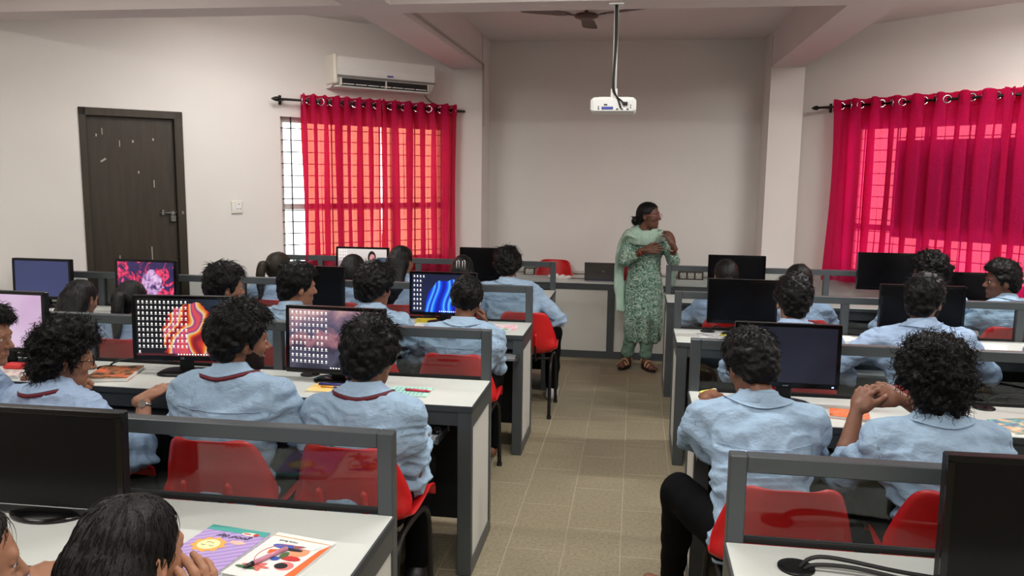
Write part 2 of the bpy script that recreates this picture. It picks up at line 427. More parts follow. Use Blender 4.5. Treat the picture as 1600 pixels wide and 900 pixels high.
angled_wall('wall_front_left', ML, [WL, DR]); angled_wall('wall_front_right', MR, [WR])

M_WFRAME = mat('window_frame', (205, 205, 200), .5); M_GRILLE = mat('grille_iron', (40, 36, 34), .5, .4)
def wbox(M, name, a, b, material, parent, bev=0): o = MB().box(a, b, bev, M=M).obj(name, material, parent); return o
def window(name, M, W, bars_u, transom):
    u0, u1, z0, z1 = W
    t = struct(empty(name, tuple(M @ Vector(((u0+u1)/2, .08, z0)))))
    for a, b in (((u0, .06, z0), (u1, .11, z0+.045)), ((u0, .06, z1-.045), (u1, .11, z1)), ((u0, .06, z0), (u0+.045, .11, z1)), ((u1-.045, .06, z0), (u1, .11, z1)),
                 ((u0, .06, transom-.025), (u1, .11, transom+.025))):
        wbox(M, 'window_frame', a, b, M_WFRAME, t)
    n = len(bars_u); us = np.linspace(u0+.045, u1-.045, 4)
    for k in (1, 2): wbox(M, 'mullion', (us[k]-.02, .06, z0+.04), (us[k]+.02, .11, z1-.04), M_WFRAME, t)
    for k in range(3):
        for za, zb in ((z0+.045, transom-.025), (transom+.025, z1-.045)):
            p = wbox(M, 'pane', (us[k]+.01, .083, za), (us[k+1]-.01, .087, zb), M_CLEAR, t)
    for z in np.arange(z0+.10, z1-.03, .1025): wbox(M, 'grille_bar', (u0, .015, z-.004), (u1, .027, z+.004), M_GRILLE, t)
    for u in bars_u: wbox(M, 'grille_bar', (u-.005, .012, z0), (u+.005, .022, z1), M_GRILLE, t)
    wbox(M, 'window_sill', (u0-.03, -.02, z0-.03), (u1+.03, .11, z0), M_WALL, t)
    return t
def clear_mat():
    m = bpy.data.materials.new('clear_glass'); m.use_nodes = True; nt = m.node_tree; nt.nodes.clear()
    o = nt.nodes.new('ShaderNodeOutputMaterial'); t = nt.nodes.new('ShaderNodeBsdfTransparent'); g = nt.nodes.new('ShaderNodeBsdfGlossy'); g.inputs['Roughness'].default_value = .02
    fr = nt.nodes.new('ShaderNodeFresnel'); fr.inputs[0].default_value = 1.2; mx = nt.nodes.new('ShaderNodeMixShader')
    t.inputs[0].default_value = (.97, .98, .98, 1)
    nt.links.new(fr.outputs[0], mx.inputs[0]); nt.links.new(t.outputs[0], mx.inputs[1]); nt.links.new(g.outputs[0], mx.inputs[2]); nt.links.new(mx.outputs[0], o.inputs[0]); return m
M_CLEAR = clear_mat()
window('window_1', ML, WL, [.12, .42, .50, .80, .88, 1.18, 1.28, 1.66], 1.42)
window('window_2', MR, WR, [.70, 1.0, 1.3, 1.6, 1.9, 2.2, 2.38], 1.30)
brd = MB().box((0.93, .125, 1.22), (2.47, .15, 2.07), .004, M=MR).obj('window_board', mat('brown_board', (92, 66, 52), .8, var=.1, vscale=6), None)
tag(brd, 'dark board standing outside the right window behind the curtain', 'board')

def curtain(name, M, u0, u1, z0, z1, folds, nrm, material, label, seed, amp=.056, split=None):
    rng = np.random.default_rng(seed)
    o = Vector(M @ Vector(((u0+u1)/2, nrm, z0))); t = empty(name, o)
    nu, nz = folds*16, 26; ph = np.linspace(0, folds*2*math.pi, nu+1)
    jit = np.cumsum(rng.uniform(.6, 1.4, nu+1)); jit = (jit-jit[0])/(jit[-1]-jit[0]); us0 = u0+(u1-u0)*(.55*np.linspace(0, 1, nu+1)+.45*jit)
    V = []; 
    am = amp*(1+.35*np.sin(ph/2.3+seed))
    for iz in range(nz+1):
        s = iz/nz; z = z1+(z0-z1)*s
        wob = .018*np.sin(ph*.31+s*2.2+seed)*s + .012*np.sin(ph*.83+s*4)*s
        c = np.cos(ph); n = nrm-am*(1-.25*s)*np.sign(c)*np.abs(c)**.75 + wob
        gather = (u0+u1)/2+(us0-(u0+u1)/2)*(1-.02*math.sin(s*math.pi))
        uu = gather+.006*np.sin(ph*1.7+s*5)+(u1-u0)/folds*.19*np.sin(2*ph)*(.35+.65*min(1, s*6))
        zz = np.full_like(uu, z) + (.008*np.cos(ph*2) if iz == 0 else 0)
        V += [tuple(M @ Vector((a, b, d))) for a, b, d in zip(uu, n, zz)]
    f = [(i*(nu+1)+j, i*(nu+1)+j+1, (i+1)*(nu+1)+j+1, (i+1)*(nu+1)+j) for i in range(nz) for j in range(nu)]
    mesh_np('cloth', np.array(V), f, material, t)
    # heading band, doubled cloth along the top
    hb = []
    for zz in (z1-.002, z1-.10):
        c = np.cos(ph); n = nrm-am*np.sign(c)*np.abs(c)**.75-.004
        hb += [tuple(M @ Vector((a, b, zz))) for a, b in zip(us0, n)]
    mesh_np('heading_band', np.array(hb), [(j, j+1, nu+2+j, nu+1+j) for j in range(nu)], material, t)
    for k in range(folds*2):
        j = int((k+.5)*8)
        if j > nu: break
        c = M @ Vector((us0[j], nrm-.012, z1-.054)); a = np.linspace(0, 2*math.pi, 20, endpoint=False); sgn = 1 if k % 2 else -1
        ax = Vector((math.cos(.95*sgn), 0, 0)); P = []
        d1 = (M.to_3x3() @ Vector((math.cos(.75), sgn*-math.sin(.75), 0)))
        for q in a: P.append(tuple(c+d1*(.030*math.cos(q))+Vector((0, 0, .030*math.sin(q)))))
        MB().tube(P, .007, 6, closed=True).obj('grommet', M_CHROME, t, smooth=True)
    tag(t, label, 'curtain', 'red eyelet curtains'); return t
# the left window has a pair, the right one a wide curtain
curtain('curtain', ML, .865, 1.615, .55, 2.395, 7, -.10, M_CURL, 'sheer red curtain nearer the door on the left window', 3)
curtain('curtain', ML, .035, .85, .55, 2.395, 6, -.10, M_CURL, 'sheer red curtain nearer the corner column on the left window', 5)
curtain('curtain', MR, 0.482, 1.981, .80, 2.431, 8, -.11, M_CURR, 'wide crimson eyelet curtain over the right window', 9, .05)
curtain('curtain', MR, 1.90, 2.743, .80, 2.431, 5, -.11, M_CURR, 'crimson curtain at the right edge of the right window', 12, .05)
M_ROD = mat('rod_black', (30, 26, 24), .4, .5)
def rod(M, u0, u1, z, nrm, label, finial):
    t = empty('curtain_rod', M @ Vector(((u0+u1)/2, nrm, z)))
    MB().tube([M @ Vector((u0, nrm, z)), M @ Vector((u1, nrm, z))], .011, 10).obj('pole', M_ROD, t, smooth=True)
    for u in finial:
        s = -1 if u < (u0+u1)/2 else 1
        MB().tube([M @ Vector((u+s*q, nrm, z)) for q in (0, .008, .02, .04, .06, .07)], [.012, .02, .022, .018, .009, .003], 10).obj('finial', M_ROD, t, smooth=True)
    for u in (u0+.06, u1-.04): MB().box((u-.008, nrm, z-.01), (u+.008, 0, z+.01), M=M).box((u-.012, -.008, z-.04), (u+.012, 0, z+.04), M=M).obj('bracket', M_ROD, t)
    tag(t, label, 'curtain rod')
rod(ML, -.08, 1.80, 2.343, -.10, 'black curtain rod above the left window below the air conditioner', [1.80])
rod(MR, 0.291, 2.897, 2.377, -.11, 'black curtain rod with a pointed finial above the right window', [0.291])

# door
door = struct(empty('door_1', ML @ Vector((2.95, .05, 0))))
u0, u1, z1 = DR[0], DR[1], DR[3]
for a, b in (((u0, -.012, 0), (u0+.065, TH, z1)), ((u1-.05, -.012, 0), (u1, TH, z1)), ((u0, -.012, z1-.06), (u1, TH, z1))): wbox(ML, 'door_frame', a, b, M_DOOR, door, .003)
leaf = wbox(ML, 'door_leaf', (u0+.065, .03, .01), (u1-.05, .065, z1-.06), M_DOOR, door, .002)
for du, z, ln, wd in ((.52, 2.02, .05, .006), (.40, 1.93, .05, .006), (.30, 1.95, .02, .012), (.15, 1.97, .018, .012), (.16, 1.62, .06, .007), (.20, 1.05, .13, .007), (.44, .99, .13, .007), (.27, 1.71, .02, .01), (.56, 1.99, .02, .01)):
    MB().box((u0+.065+du, .0285, z-ln/2), (u0+.065+du+wd, .0302, z+ln/2), M=ML).obj('scuff', M_SCUFF, leaf)
sc = MB().box((-.022, -.001, -.007), (.022, .001, .007), M=ML @ Matrix.Translation((u0+.59, .029, 1.80)) @ Matrix.Rotation(.6, 4, 'Y')).obj('scuff', M_SCUFF, leaf)
bolt = MB().tube([ML @ Vector((u0+.015, .012, 1.385)), ML @ Vector((u0+.195, .012, 1.385))], .007, 8).obj('door_bolt', M_STEEL, door, smooth=True)
MB().box((u0+.17, .0, 1.37), (u0+.185, .03, 1.41), M=ML).box((u0+.02, -.014, 1.375), (u0+.035, .0, 1.40), M=ML).box((u0+.09, .005, 1.37), (u0+.11, .03, 1.40), M=ML).obj('bolt_bracket', M_STEEL, bolt)
MB().box((u0+.075, .0, 1.31), (u0+.12, .022, 1.365), .006, M=ML).obj('padlock', mat('padlock', (120, 118, 112), .35, .8), bolt)
MB().tube([ML @ Vector((u0+.0975+.016*math.cos(q), .011, 1.365+.022*math.sin(q))) for q in np.linspace(0, math.pi, 8)], .004, 6).obj('shackle', M_STEEL, bolt, smooth=True)

# switch plate on the left angled wall
sw = empty('switch_plate', ML @ Vector((2.16, 0, 1.425)))
wbox(ML, 'plate', (2.112, -.014, 1.372), (2.208, 0, 1.478), M_IVORY, sw, .004)
wbox(ML, 'socket_face', (2.122, -.017, 1.385), (2.172, -.012, 1.465), M_WHITE, sw, .002); wbox(ML, 'switch', (2.18, -.019, 1.40), (2.202, -.012, 1.45), M_WHITE, sw, .002)
for p in ((2.147, 1.452), (2.136, 1.41), (2.158, 1.41)): wbox(ML, 'pin_hole', (p[0]-.004, -.0175, p[1]-.004), (p[0]+.004, -.015, p[1]+.004), M_BLACKM, sw)
tag(sw, 'small ivory switch plate on the wall right of the brown door', 'switch')

# air conditioner
ac = empty('air_conditioner', ML @ Vector((.84, -.1, 2.47)))
def ac_profile(u): return [ML @ Vector((u, n, z)) for n, z in ((0, 2.47), (-.10, 2.475), (-.155, 2.505), (-.205, 2.575), (-.215, 2.64), (-.205, 2.735), (-.18, 2.755), (0, 2.755))]
mb = MB(); A = ac_profile(.33); B = ac_profile(1.33); n = len(A)
mb.add(A+B, [(i, (i+1) % n, n+(i+1) % n, n+i) for i in range(n)]+[tuple(range(n))[::-1], tuple(range(n, 2*n))]); mb.obj('housing', M_WHITE, ac)
wbox(ML, 'trim_strip', (.325, -.213, 2.562), (1.335, -.195, 2.578), mat('ac_trim', (120, 118, 112), .4), ac)
mb = MB().box((.40, -.195, 2.497), (1.27, -.10, 2.553), M=ML).obj('air_outlet', M_BLACKM, ac)
mb2 = MB(); Rt = ML @ Matrix.Translation((0, -.178, 2.513))
for k in range(7): MB().box((.42+k*.122, -.207, 2.500), (.42+k*.122+.105, -.170, 2.507), M=ML).obj('louver', M_WHITE, ac)
for k in range(3): MB().box((.395+k*.44-.006, -.203, 2.492), (.395+k*.44+.006, -.16, 2.558), M=ML).obj('outlet_rib', M_IVORY, ac)
wbox(ML, 'lower_lip', (.36, -.175, 2.476), (1.31, -.12, 2.494), M_WHITE, ac, .004)
wbox(ML, 'end_cap', (1.31, -.216, 2.50), (1.345, -.02, 2.757), M_IVORY, ac, .01)
wbox(ML, 'maker_badge', (.77, -.2185, 2.59), (.83, -.212, 2.604), mat('badge_blue', (70, 80, 150), .4), ac)
tag(ac, 'white wall-mounted air conditioner above the left window', 'air conditioner')
pts = bez([ML @ Vector((.36, -.06, 2.48)), ML @ Vector((.26, -.02, 2.42)), ML @ Vector((.10, -.015, 2.37)), ML @ Vector((.01, -.012, 2.30)), ML @ Vector((.012, -.012, 1.9)), ML @ Vector((.02, -.012, 1.0))], 30)
tag(MB().tube(pts, .006, 6).obj('air_conditioner_cable', mat('cable_grey', (110, 106, 100), .6), None, smooth=True), 'thin grey cable hanging from the air conditioner beside the left window', 'cable')

# conduits on the beam and along the front wall
tag(MB().tube([(XLB+.012, 5.24, ZBM+.05), (XLB+.012, YCOL-.01, ZBM+.05), (XLB+.012, YCOL-.01, 2.2)], .009, 6).obj('wiring_conduit', mat('conduit_paint', (170, 158, 152), .7), None), 'thin painted conduit running along the left ceiling beam', 'conduit')
tag(MB().box((XLB, YW-.022, .712), (XRA, YW, .742), .003).obj('wall_conduit', mat('conduit_white', (206, 200, 192), .6), None), 'white cable trunking along the front wall behind the counter', 'conduit')
def socket_board(x0, x1, z0, z1, k, label):
    t = empty('socket_board', ((x0+x1)/2, YW, z0))
    MB().box((x0, YW-.045, z0), (x1, YW, z1), .004).obj('back_box', mat('socket_board_brown', (84, 68, 56), .6), t)
    wd = (x1-x0-.02)/k
    for i in range(k):
        a = x0+.01+i*wd; p = MB().box((a+.009, YW-.052, z0+.012), (a+wd-.009, YW-.043, z1-.012), .003).obj('socket', M_IVORY, t); c = a+wd/2; zc = (z0+z1)/2
        for dx, dz in ((0, .018), (-.016, -.010), (.016, -.010)): MB().disc((c+dx, YW-.0525, zc+dz), .0055, .003, 10, 1).obj('pin_hole', M_BLACKM, p)
    tag(t, label, 'socket', 'socket boards on the front wall')
socket_board(.455, .71, .685, .768, 3, 'brown three-socket board on the front wall right of the teacher')
socket_board(-1.145, -.92, .68, .762, 2, 'brown two-socket board on the front wall left of the laptop')

# projector on its pole under the cross beam
PX, PY = -.152, 5.06
pr = empty('projector', (PX, PY, 2.10))
hb = MB().box((-.135, -.12, 2.105), (.135, .12, 2.185), .012, M=Matrix.Translation((PX, PY, 0))).obj('housing', M_WHITE, pr)
MB().box((PX-.12, PY-.128, 2.108), (PX+.12, PY-.12, 2.172), .003).obj('port_panel', mat('port_grey', (214, 214, 212), .5), hb)
MB().box((PX-.068, PY-.133, 2.118), (PX+.0, PY-.127, 2.134), .001).obj('video_port', mat('port_blue', (52, 66, 150), .4), hb)
for dx, dz, wx in ((-.09, 2.118, .008), (-.09, 2.130, .006), (-.055, 2.142, .02), (.018, 2.116, .012), (.045, 2.116, .014), (.078, 2.116, .014), (.10, 2.125, .006), (.10, 2.138, .006)):
    MB().box((PX+dx, PY-.132, dz), (PX+dx+wx, PY-.127, dz+.007)).obj('port', M_BLACKM, hb)
MB().tube([(PX, PY, 2.20), (PX, PY, ZBM)], .014, 12).obj('pole', M_WHITE, pr, smooth=True)
MB().box((PX-.045, PY-.045, ZBM-.012), (PX+.045, PY+.045, ZBM), .002).obj('ceiling_plate', M_WHITE, pr)
MB().box((PX-.09, PY-.03, 2.19), (PX+.09, PY+.03, 2.20), .002).box((PX-.12, PY-.06, 2.183), (PX-.085, PY+.06, 2.195)).box((PX+.085, PY-.06, 2.183), (PX+.12, PY+.06, 2.195)).box((PX-.02, PY-.02, 2.19), (PX+.02, PY+.02, 2.25), .003).obj('mount', M_WHITE, pr)
tag(pr, 'white projector hanging on a pole from the ceiling beam', 'projector')
cb = bez([(PX+.004, PY-.02, ZBM-.01), (PX+.006, PY-.022, 2.55), (PX-.002, PY-.021, 2.35), (PX, PY-.05, 2.24), (PX+.03, PY-.13, 2.17), (PX+.045, PY-.135, 2.125)], 30)
tag(MB().tube(cb, .006, 6).obj('projector_cable', M_BLACKM, None, smooth=True), 'black cable running down the projector pole', 'cable', 'projector cables')
cb = bez([(PX-.004, PY-.022, ZBM-.01), (PX-.002, PY-.024, 2.5), (PX-.008, PY-.022, 2.3), (PX-.0, PY-.06, 2.22), (PX+.05, PY-.14, 2.165), (PX+.065, PY-.135, 2.15)], 30)
o = MB().tube(cb, .005, 6).obj('projector_cable', M_BLACKM, None, smooth=True); MB().box((PX+.055, PY-.15, 2.143), (PX+.085, PY-.125, 2.16), .002).obj('plug', M_BLACK, o)
tag(o, 'thinner black cable with a plug at the projector port', 'cable', 'projector cables')

# ceiling fan
fx, fy, fz = -.44, 6.7, 2.985
fan = empty('ceiling_fan', (fx, fy, fz)); M_FAN = mat('fan_brown', (86, 60, 54), .45)
MB().tube([(fx, fy, fz+q) for q in (-.022, -.018, -.005, .012, .022, .03)], [.01, .06, .092, .098, .08, .03], 28).obj('motor', M_FAN, fan, smooth=True)
MB().tube([(fx, fy, fz+.02), (fx, fy, ZC)], .014, 10).obj('down_rod', M_FAN, fan, smooth=True)
for k in range(3):
    a = math.radians(90+120*k); Rm = Matrix.Translation((fx, fy, fz+.006)) @ Matrix.Rotation(a, 4, 'Z') @ Matrix.Rotation(.10, 4, 'X')
    V = []; cs = [(.15, .03), (.2, .055), (.45, .065), (.54, .06), (.56, .02)]
    for r_, w_ in cs:
        V += [Rm @ Vector((r_, -w_, .0)), Rm @ Vector((r_, w_, .0)), Rm @ Vector((r_, w_, .004)), Rm @ Vector((r_, -w_, .004))]
    f = [(4*i+j, 4*i+(j+1) % 4, 4*i+4+(j+1) % 4, 4*i+4+j) for i in range(4) for j in range(4)]+[(0, 1, 2, 3), (16, 17, 18, 19)]
    b_ = MB().add(V, f).obj('blade', M_FAN, fan)
    MB().box((.06, -.014, -.004), (.18, .014, .002), M=Rm).obj('blade_arm', M_FAN, b_)
tag(fan, 'brown ceiling fan behind the cross beam', 'fan')

# ================================================================== DESKS
Y1, PIT, DEP, ZD, ZB = 2.15, 1.555, .48, .76, 1.0
def YF(i): return Y1+(i-1)*PIT
PW = .045
def desk(side, row, x_in, x_out, posts, trays, label):
    yf = YF(row); s = -1 if side == 'L' else 1; yn = yf-DEP
    t = empty('computer_desk', ((x_in+x_out)/2, yf-DEP/2, 0))
    lo, hi = min(x_in, x_out), max(x_in, x_out)
    MB().box((lo, yn, ZD-.024), (hi, yf-PW, ZD), .002).obj('worktop', M_TOP, t)
    MB().box((lo-.001, yn-.007, ZD-.026), (hi+.001, yn, ZD-.002)).obj('edge_trim', M_FRAME2, t)
    xe0, xe1 = sorted((x_in, x_in-s*.006))
    MB().box((xe0, yn-.006, ZD-.026), (xe1, yf-PW, ZD-.002)).obj('edge_trim', M_FRAME2, t)
    MB().box((lo+.04, yn+.004, ZD-.09), (hi-.04, yn+.024, ZD-.024)).obj('apron', M_FRAME2, t)
    MB().box((lo+.03, yf-.055, .07), (hi-.03, yf-.042, ZD-.024)).obj('modesty_panel', M_DARKP, t)
    # end panel towards the aisle: posts, rails, white infill
    def at(a, b): return sorted((x_in+s*a, x_in+s*b))
    a, b = at(0, .062); MB().box((a, yn, 0), (b, yn+.035, ZD-.024), .003).obj('leg', M_FRAME, t)
    a, b = at(0, .035)
    MB().box((a, yn+.035, ZD-.10), (b, yf-PW, ZD-.024)).obj('end_rail', M_FRAME, t); MB().box((a, yn+.035, .0), (b, yf-PW, .065)).obj('end_rail', M_FRAME, t)
    a, b = at(.006, .028); MB().box((a, yn+.035, .065), (b, yf-PW, ZD-.10)).obj('end_panel', M_PANEL, t)
    # partition
    ps = [x_in]+list(posts)
    for k, x in enumerate(ps):
        a, b = sorted((x, x+s*PW))
        MB().box((a, yf-PW, 0 if k == 0 else ZD-.03), (b, yf, ZB if k == 0 else ZB-.045), .003).obj('partition_post', M_FRAME, t)
        if k: 
            MB().box((a+.008, yn+.03, 0), (b-.008, yf-.055, ZD-.024)).obj('divider_panel', M_DARKP, t)
    a, b = at(PW, abs(x_out-x_in)); MB().box((a, yf-PW, ZB-.045), (b, yf, ZB), .003).obj('partition_rail', M_FRAME, t)
    MB().box((a, yf-.034, ZD-.004), (b, yf-.012, ZD+.010)).obj('glazing_bead', M_BLACKM, t)
    xs = ps+[x_out]
    for x0, x1 in zip(xs[:-1], xs[1:]):
        c0, c1 = sorted((x0+s*PW, x1)); MB().box((c0, yf-.025, ZD+.008), (c1, yf-.021, ZB-.044)).obj('glass_pane', M_GLASS, t)
    for x in trays:
        tr = MB().box((x-.27, yn-.10, .618), (x+.27, yn+.26, .636), .003).obj('keyboard_tray', M_TRAY, t)
        for q in (-1, 1):
            MB().box((x+q*.275-.006, yn-.11, .622), (x+q*.275+.006, yn+.30, .648)).obj('slide_rail', M_STEEL, tr)
            MB().box((x+q*.287-.004, yn+.05, .63), (x+q*.287+.004, yn+.32, .735)).obj('slide_bracket', M_FRAME2, tr)
    tag(t, label, 'desk', 'computer desk rows'); return t
XI = -.652; XJ = .268
desk('L', 1, XI, -3.4, [-1.70, -2.72], [-1.0, -1.95], 'nearest left desk with a purple notebook and dark monitor')
desk('L', 2, XI, -4.3, [-1.69, -2.70, -3.72], [-1.05, -1.6, -2.3], 'second left desk carrying the mountain and bright wallpaper screens')
desk('L', 3, XI, -4.4, [-1.68, -2.67, -3.74], [-.95, -1.5], 'third left desk carrying the blue petal screen')
desk('L', 4, XI, -3.1, [-1.83, -2.72], [-1.2], 'farthest left desk before the red curtains')
desk('R', 1, XJ, 2.9, [1.32, 2.34], [.9], 'nearest right desk with a bare top and cable grommet')
desk('R', 2, XJ, 3.4, [1.31, 2.33], [.55, 1.1], 'second right desk where two students lean forward')
desk('R', 3, XJ, 3.6, [1.29, 2.30], [.85, 1.5], 'third right desk with white papers on it')
desk('R', 4, XJ, 2.66, [1.52], [.7], 'farthest right desk below the crimson curtain')

# front counter with panelled face
ct = empty('front_counter', (-.15, 7.8, 0)); YC, ZCN = 7.604, .735
CX0, CX1 = -1.72, 1.42
MB().box((CX0, YC-.01, ZCN-.018), (CX1, YC+.40, ZCN), .002).obj('worktop', M_TOP, ct)
MB().box((CX0, YC, ZCN-.075), (CX1, YC+.03, ZCN-.018)).obj('top_rail', M_FRAME, ct); MB().box((CX0, YC, 0), (CX1, YC+.03, .07)).obj('bottom_rail', M_FRAME, ct)
cps = [CX0, -1.14, -.235, .70, CX1-.07]
for x in cps: MB().box((x, YC-.001, .07), (x+.07, YC+.03, ZCN-.075)).obj('post', M_FRAME, ct)
for a, b in zip(cps[:-1], cps[1:]): MB().box((a+.07, YC+.008, .07), (b, YC+.02, ZCN-.075)).obj('panel', M_PANEL, ct)
for x in (CX0, CX1-.02): MB().box((x, YC+.03, 0), (x+.02, YC+.40, ZCN-.018)).obj('side_panel', M_PANEL, ct)
tag(ct, 'long counter with white panels in dark grey frames along the front', 'counter')

# ================================================================== CHAIRS
def chair_shell():
    """bucket seat: profile from front lip over the seat and up the back; closed shell mesh"""
    prof = [(.24, .425, .20), (.225, .445, .205), (.17, .452, .212), (.05, .440, .22), (-.06, .435, .225), (-.13, .445, .228), (-.175, .485, .23), (-.20, .55, .225), (-.215, .62, .208), (-.228, .69, .185), (-.237, .735, .165), (-.241, .757, .14), (-.242, .764, .11)]
    P = bez([(y, z, w) for y, z, w in prof], 36); nu = 15; V = []
    for i, (y, z, hw) in enumerate(P):
        s = i/(len(P)-1)
        for k in range(nu):
            c = -1+2*k/(nu-1)
            side = abs(c)**2.6
            if s < .45: yy, zz = y, z+.05*side*min(1, s*5)
            else:
                q = min(1, (s-.45)/.15); yy, zz = y+.085*side*q*(1-.55*max(0, s-.6)/.4), z+.05*side*(1-q)
            V.append((c*hw, yy, zz))
    n = len(P); V = np.array(V)
    f = np.array([(i*nu+k, i*nu+k+1, (i+1)*nu+k+1, (i+1)*nu+k) for i in range(n-1) for k in range(nu-1)])
    N = vnormals(V, f); V2 = np.concatenate([V, V-N*.007]); m_ = len(V)
    F2 = f.tolist()+[(a+m_, d+m_, c+m_, b+m_) for a, b, c, d in f.tolist()]
    rim = [k for k in range(nu)]+[i*nu+nu-1 for i in range(1, n)]+[(n-1)*nu+k for k in range(nu-2, -1, -1)]+[i*nu for i in range(n-2, 0, -1)]
    for a, b in zip(rim, rim[1:]+rim[:1]): F2.append((b, a, a+m_, b+m_))
    return V2, F2
_cv, _cf = chair_shell()
def make_chair():
    t = empty('student_chair')
    o = mesh_np('seat_shell', _cv, _cf, M_RED, t)
    for s in (-1, 1):
        MB().tube([(s*.085, -.212, .475), (s*.085, -.226, .53), (s*.085, -.238, .60), (s*.085, -.244, .612)], [.011, .013, .013, .006], 8).obj('mounting_lug', M_RED, t, smooth=True)
        P = bez([(s*.085, -.232, .56), (s*.085, -.222, .45), (s*.085, -.17, .412), (s*.085, .1, .408), (s*.085, .17, .41)], 20); MB().tube(P, .0085, 8).obj('seat_rail', M_TUBE, t, smooth=True)
        P = bez([(s*.19, -.235, 0), (s*.19, -.205, .30), (s*.188, -.165, .39), (s*.182, -.08, .412), (s*.18, .08, .412), (s*.185, .16, .39), (s*.19, .19, .30), (s*.195, .20, 0)], 40)
        lg = MB().tube(P, .0125, 8).obj('leg_frame', M_TUBE, t, smooth=True)
        for y in (-.235, .20): MB().disc((s*.191 if y < 0 else s*.195, y, 0), .016, .02, 10).obj('foot_cap', M_BLACKM, lg)
    for y in (-.10, .12): MB().tube([(-.182, y, .41), (.182, y, .41)], .009, 8).obj('cross_bar', M_TUBE, t, smooth=True)
    return t
_chair = [make_chair()]
_chair_used = [False]
def chair(x, y, rz, label):
    c = _chair[0] if not _chair_used[0] else copy_tree(_chair[0]); _chair_used[0] = True
    c.location = (x, y, 0); c.rotation_euler = (0, 0, rz); c.scale = (1, 1, 1); return tag(c, label, 'chair', 'red plastic chairs')
chair(-.84, 8.19, math.pi*.96, 'empty red chair behind the counter left of the laptop').scale = (1, 1, 1.12)
chair(-.02, 8.17, math.pi*1.0, 'red chair behind the counter beside the laptop and teacher').scale = (1, 1, 1.10)
chair(1.12, 8.17, math.pi*1.02, 'empty red chair at the right end of the counter').scale = (1, 1, 1.10)

# ================================================================== MONITORS
def screen_mat(name, fn, strength=1.0):
    m = bpy.data.materials.new(name); m.use_nodes = True; nt = m.node_tree; b = nt.nodes['Principled BSDF']
    b.inputs['Base Color'].default_value = (.01, .01, .012, 1); b.inputs['Roughness'].default_value = .25
    tc = nt.nodes.new('ShaderNodeTexCoord'); sx = nt.nodes.new('ShaderNodeSeparateXYZ'); nt.links.new(tc.outputs['Object'], sx.inputs[0])
    col = fn(nt, tc.outputs['Object'], sx); nt.links.new(col, b.inputs['Emission Color']); b.inputs['Emission Strength'].default_value = strength
    return m
def nd(nt, t, **kw):
    n = nt.nodes.new(t)
    for k, v in kw.items(): n.inputs[k].default_value = v
    return n
def ramp(nt, fac, stops):
    cr = nt.nodes.new('ShaderNodeValToRGB'); e = cr.color_ramp.elements
    while len(e) < len(stops): e.new(.5)
    for q, (p, c) in zip(e, stops): q.position = p; q.color = (*lin(c), 1)
    nt.links.new(fac, cr.inputs[0]); return cr.outputs[0]
def mathn(nt, op, a, b=None, c=None):
    n = nt.nodes.new('ShaderNodeMath'); n.operation = op
    for i, v in enumerate((a, b, c)):
        if v is None: continue
        if isinstance(v, (int, float)): n.inputs[i].default_value = v
        else: nt.links.new(v, n.inputs[i])
    return n.outputs[0]
def mixc(nt, fac, a, b):
    n = nt.nodes.new('ShaderNodeMix'); n.data_type = 'RGBA'
    if isinstance(fac, (int, float)): n.inputs[0].default_value = fac
    else: nt.links.new(fac, n.inputs[0])
    for sock, v in ((n.inputs[6], a), (n.inputs[7], b)):
        if isinstance(v, tuple): sock.default_value = (*lin(v), 1)
        else: nt.links.new(v, sock)
    return n.outputs[2]
def warp_noise(nt, vec, scale, dist, detail=3):
    n = nd(nt, 'ShaderNodeTexNoise', Scale=scale, Detail=detail, Distortion=dist); nt.links.new(vec, n.inputs['Vector']); return n.outputs['Fac']
def circ(nt, sx, cx, cz, rx, rz):
    a = mathn(nt, 'DIVIDE', mathn(nt, 'SUBTRACT', sx.outputs[0], cx), rx); b = mathn(nt, 'DIVIDE', mathn(nt, 'SUBTRACT', sx.outputs[2], cz), rz)
    return mathn(nt, 'SQRT', mathn(nt, 'ADD', mathn(nt, 'MULTIPLY', a, a), mathn(nt, 'MULTIPLY', b, b)))
def wp_mountain(nt, vec, sx):
    n = warp_noise(nt, vec, 9, .6, 6); z = mathn(nt, 'ADD', sx.outputs[2], mathn(nt, 'MULTIPLY', mathn(nt, 'SUBTRACT', n, .5), .22))
    z = mathn(nt, 'ADD', z, mathn(nt, 'MULTIPLY', sx.outputs[0], -.12))
    base = ramp(nt, mathn(nt, 'MULTIPLY_ADD', z, 3.4, .5), [(0.05, (40, 42, 60)), (.28, (92, 90, 112)), (.42, (60, 56, 78)), (.55, (190, 130, 140)), (.66, (84, 84, 112)), (.85, (150, 120, 140)), (1, (214, 170, 170))])
    f = warp_noise(nt, vec, 60, 1, 4); return mixc(nt, mathn(nt, 'MULTIPLY', f, .5), base, (30, 28, 44))
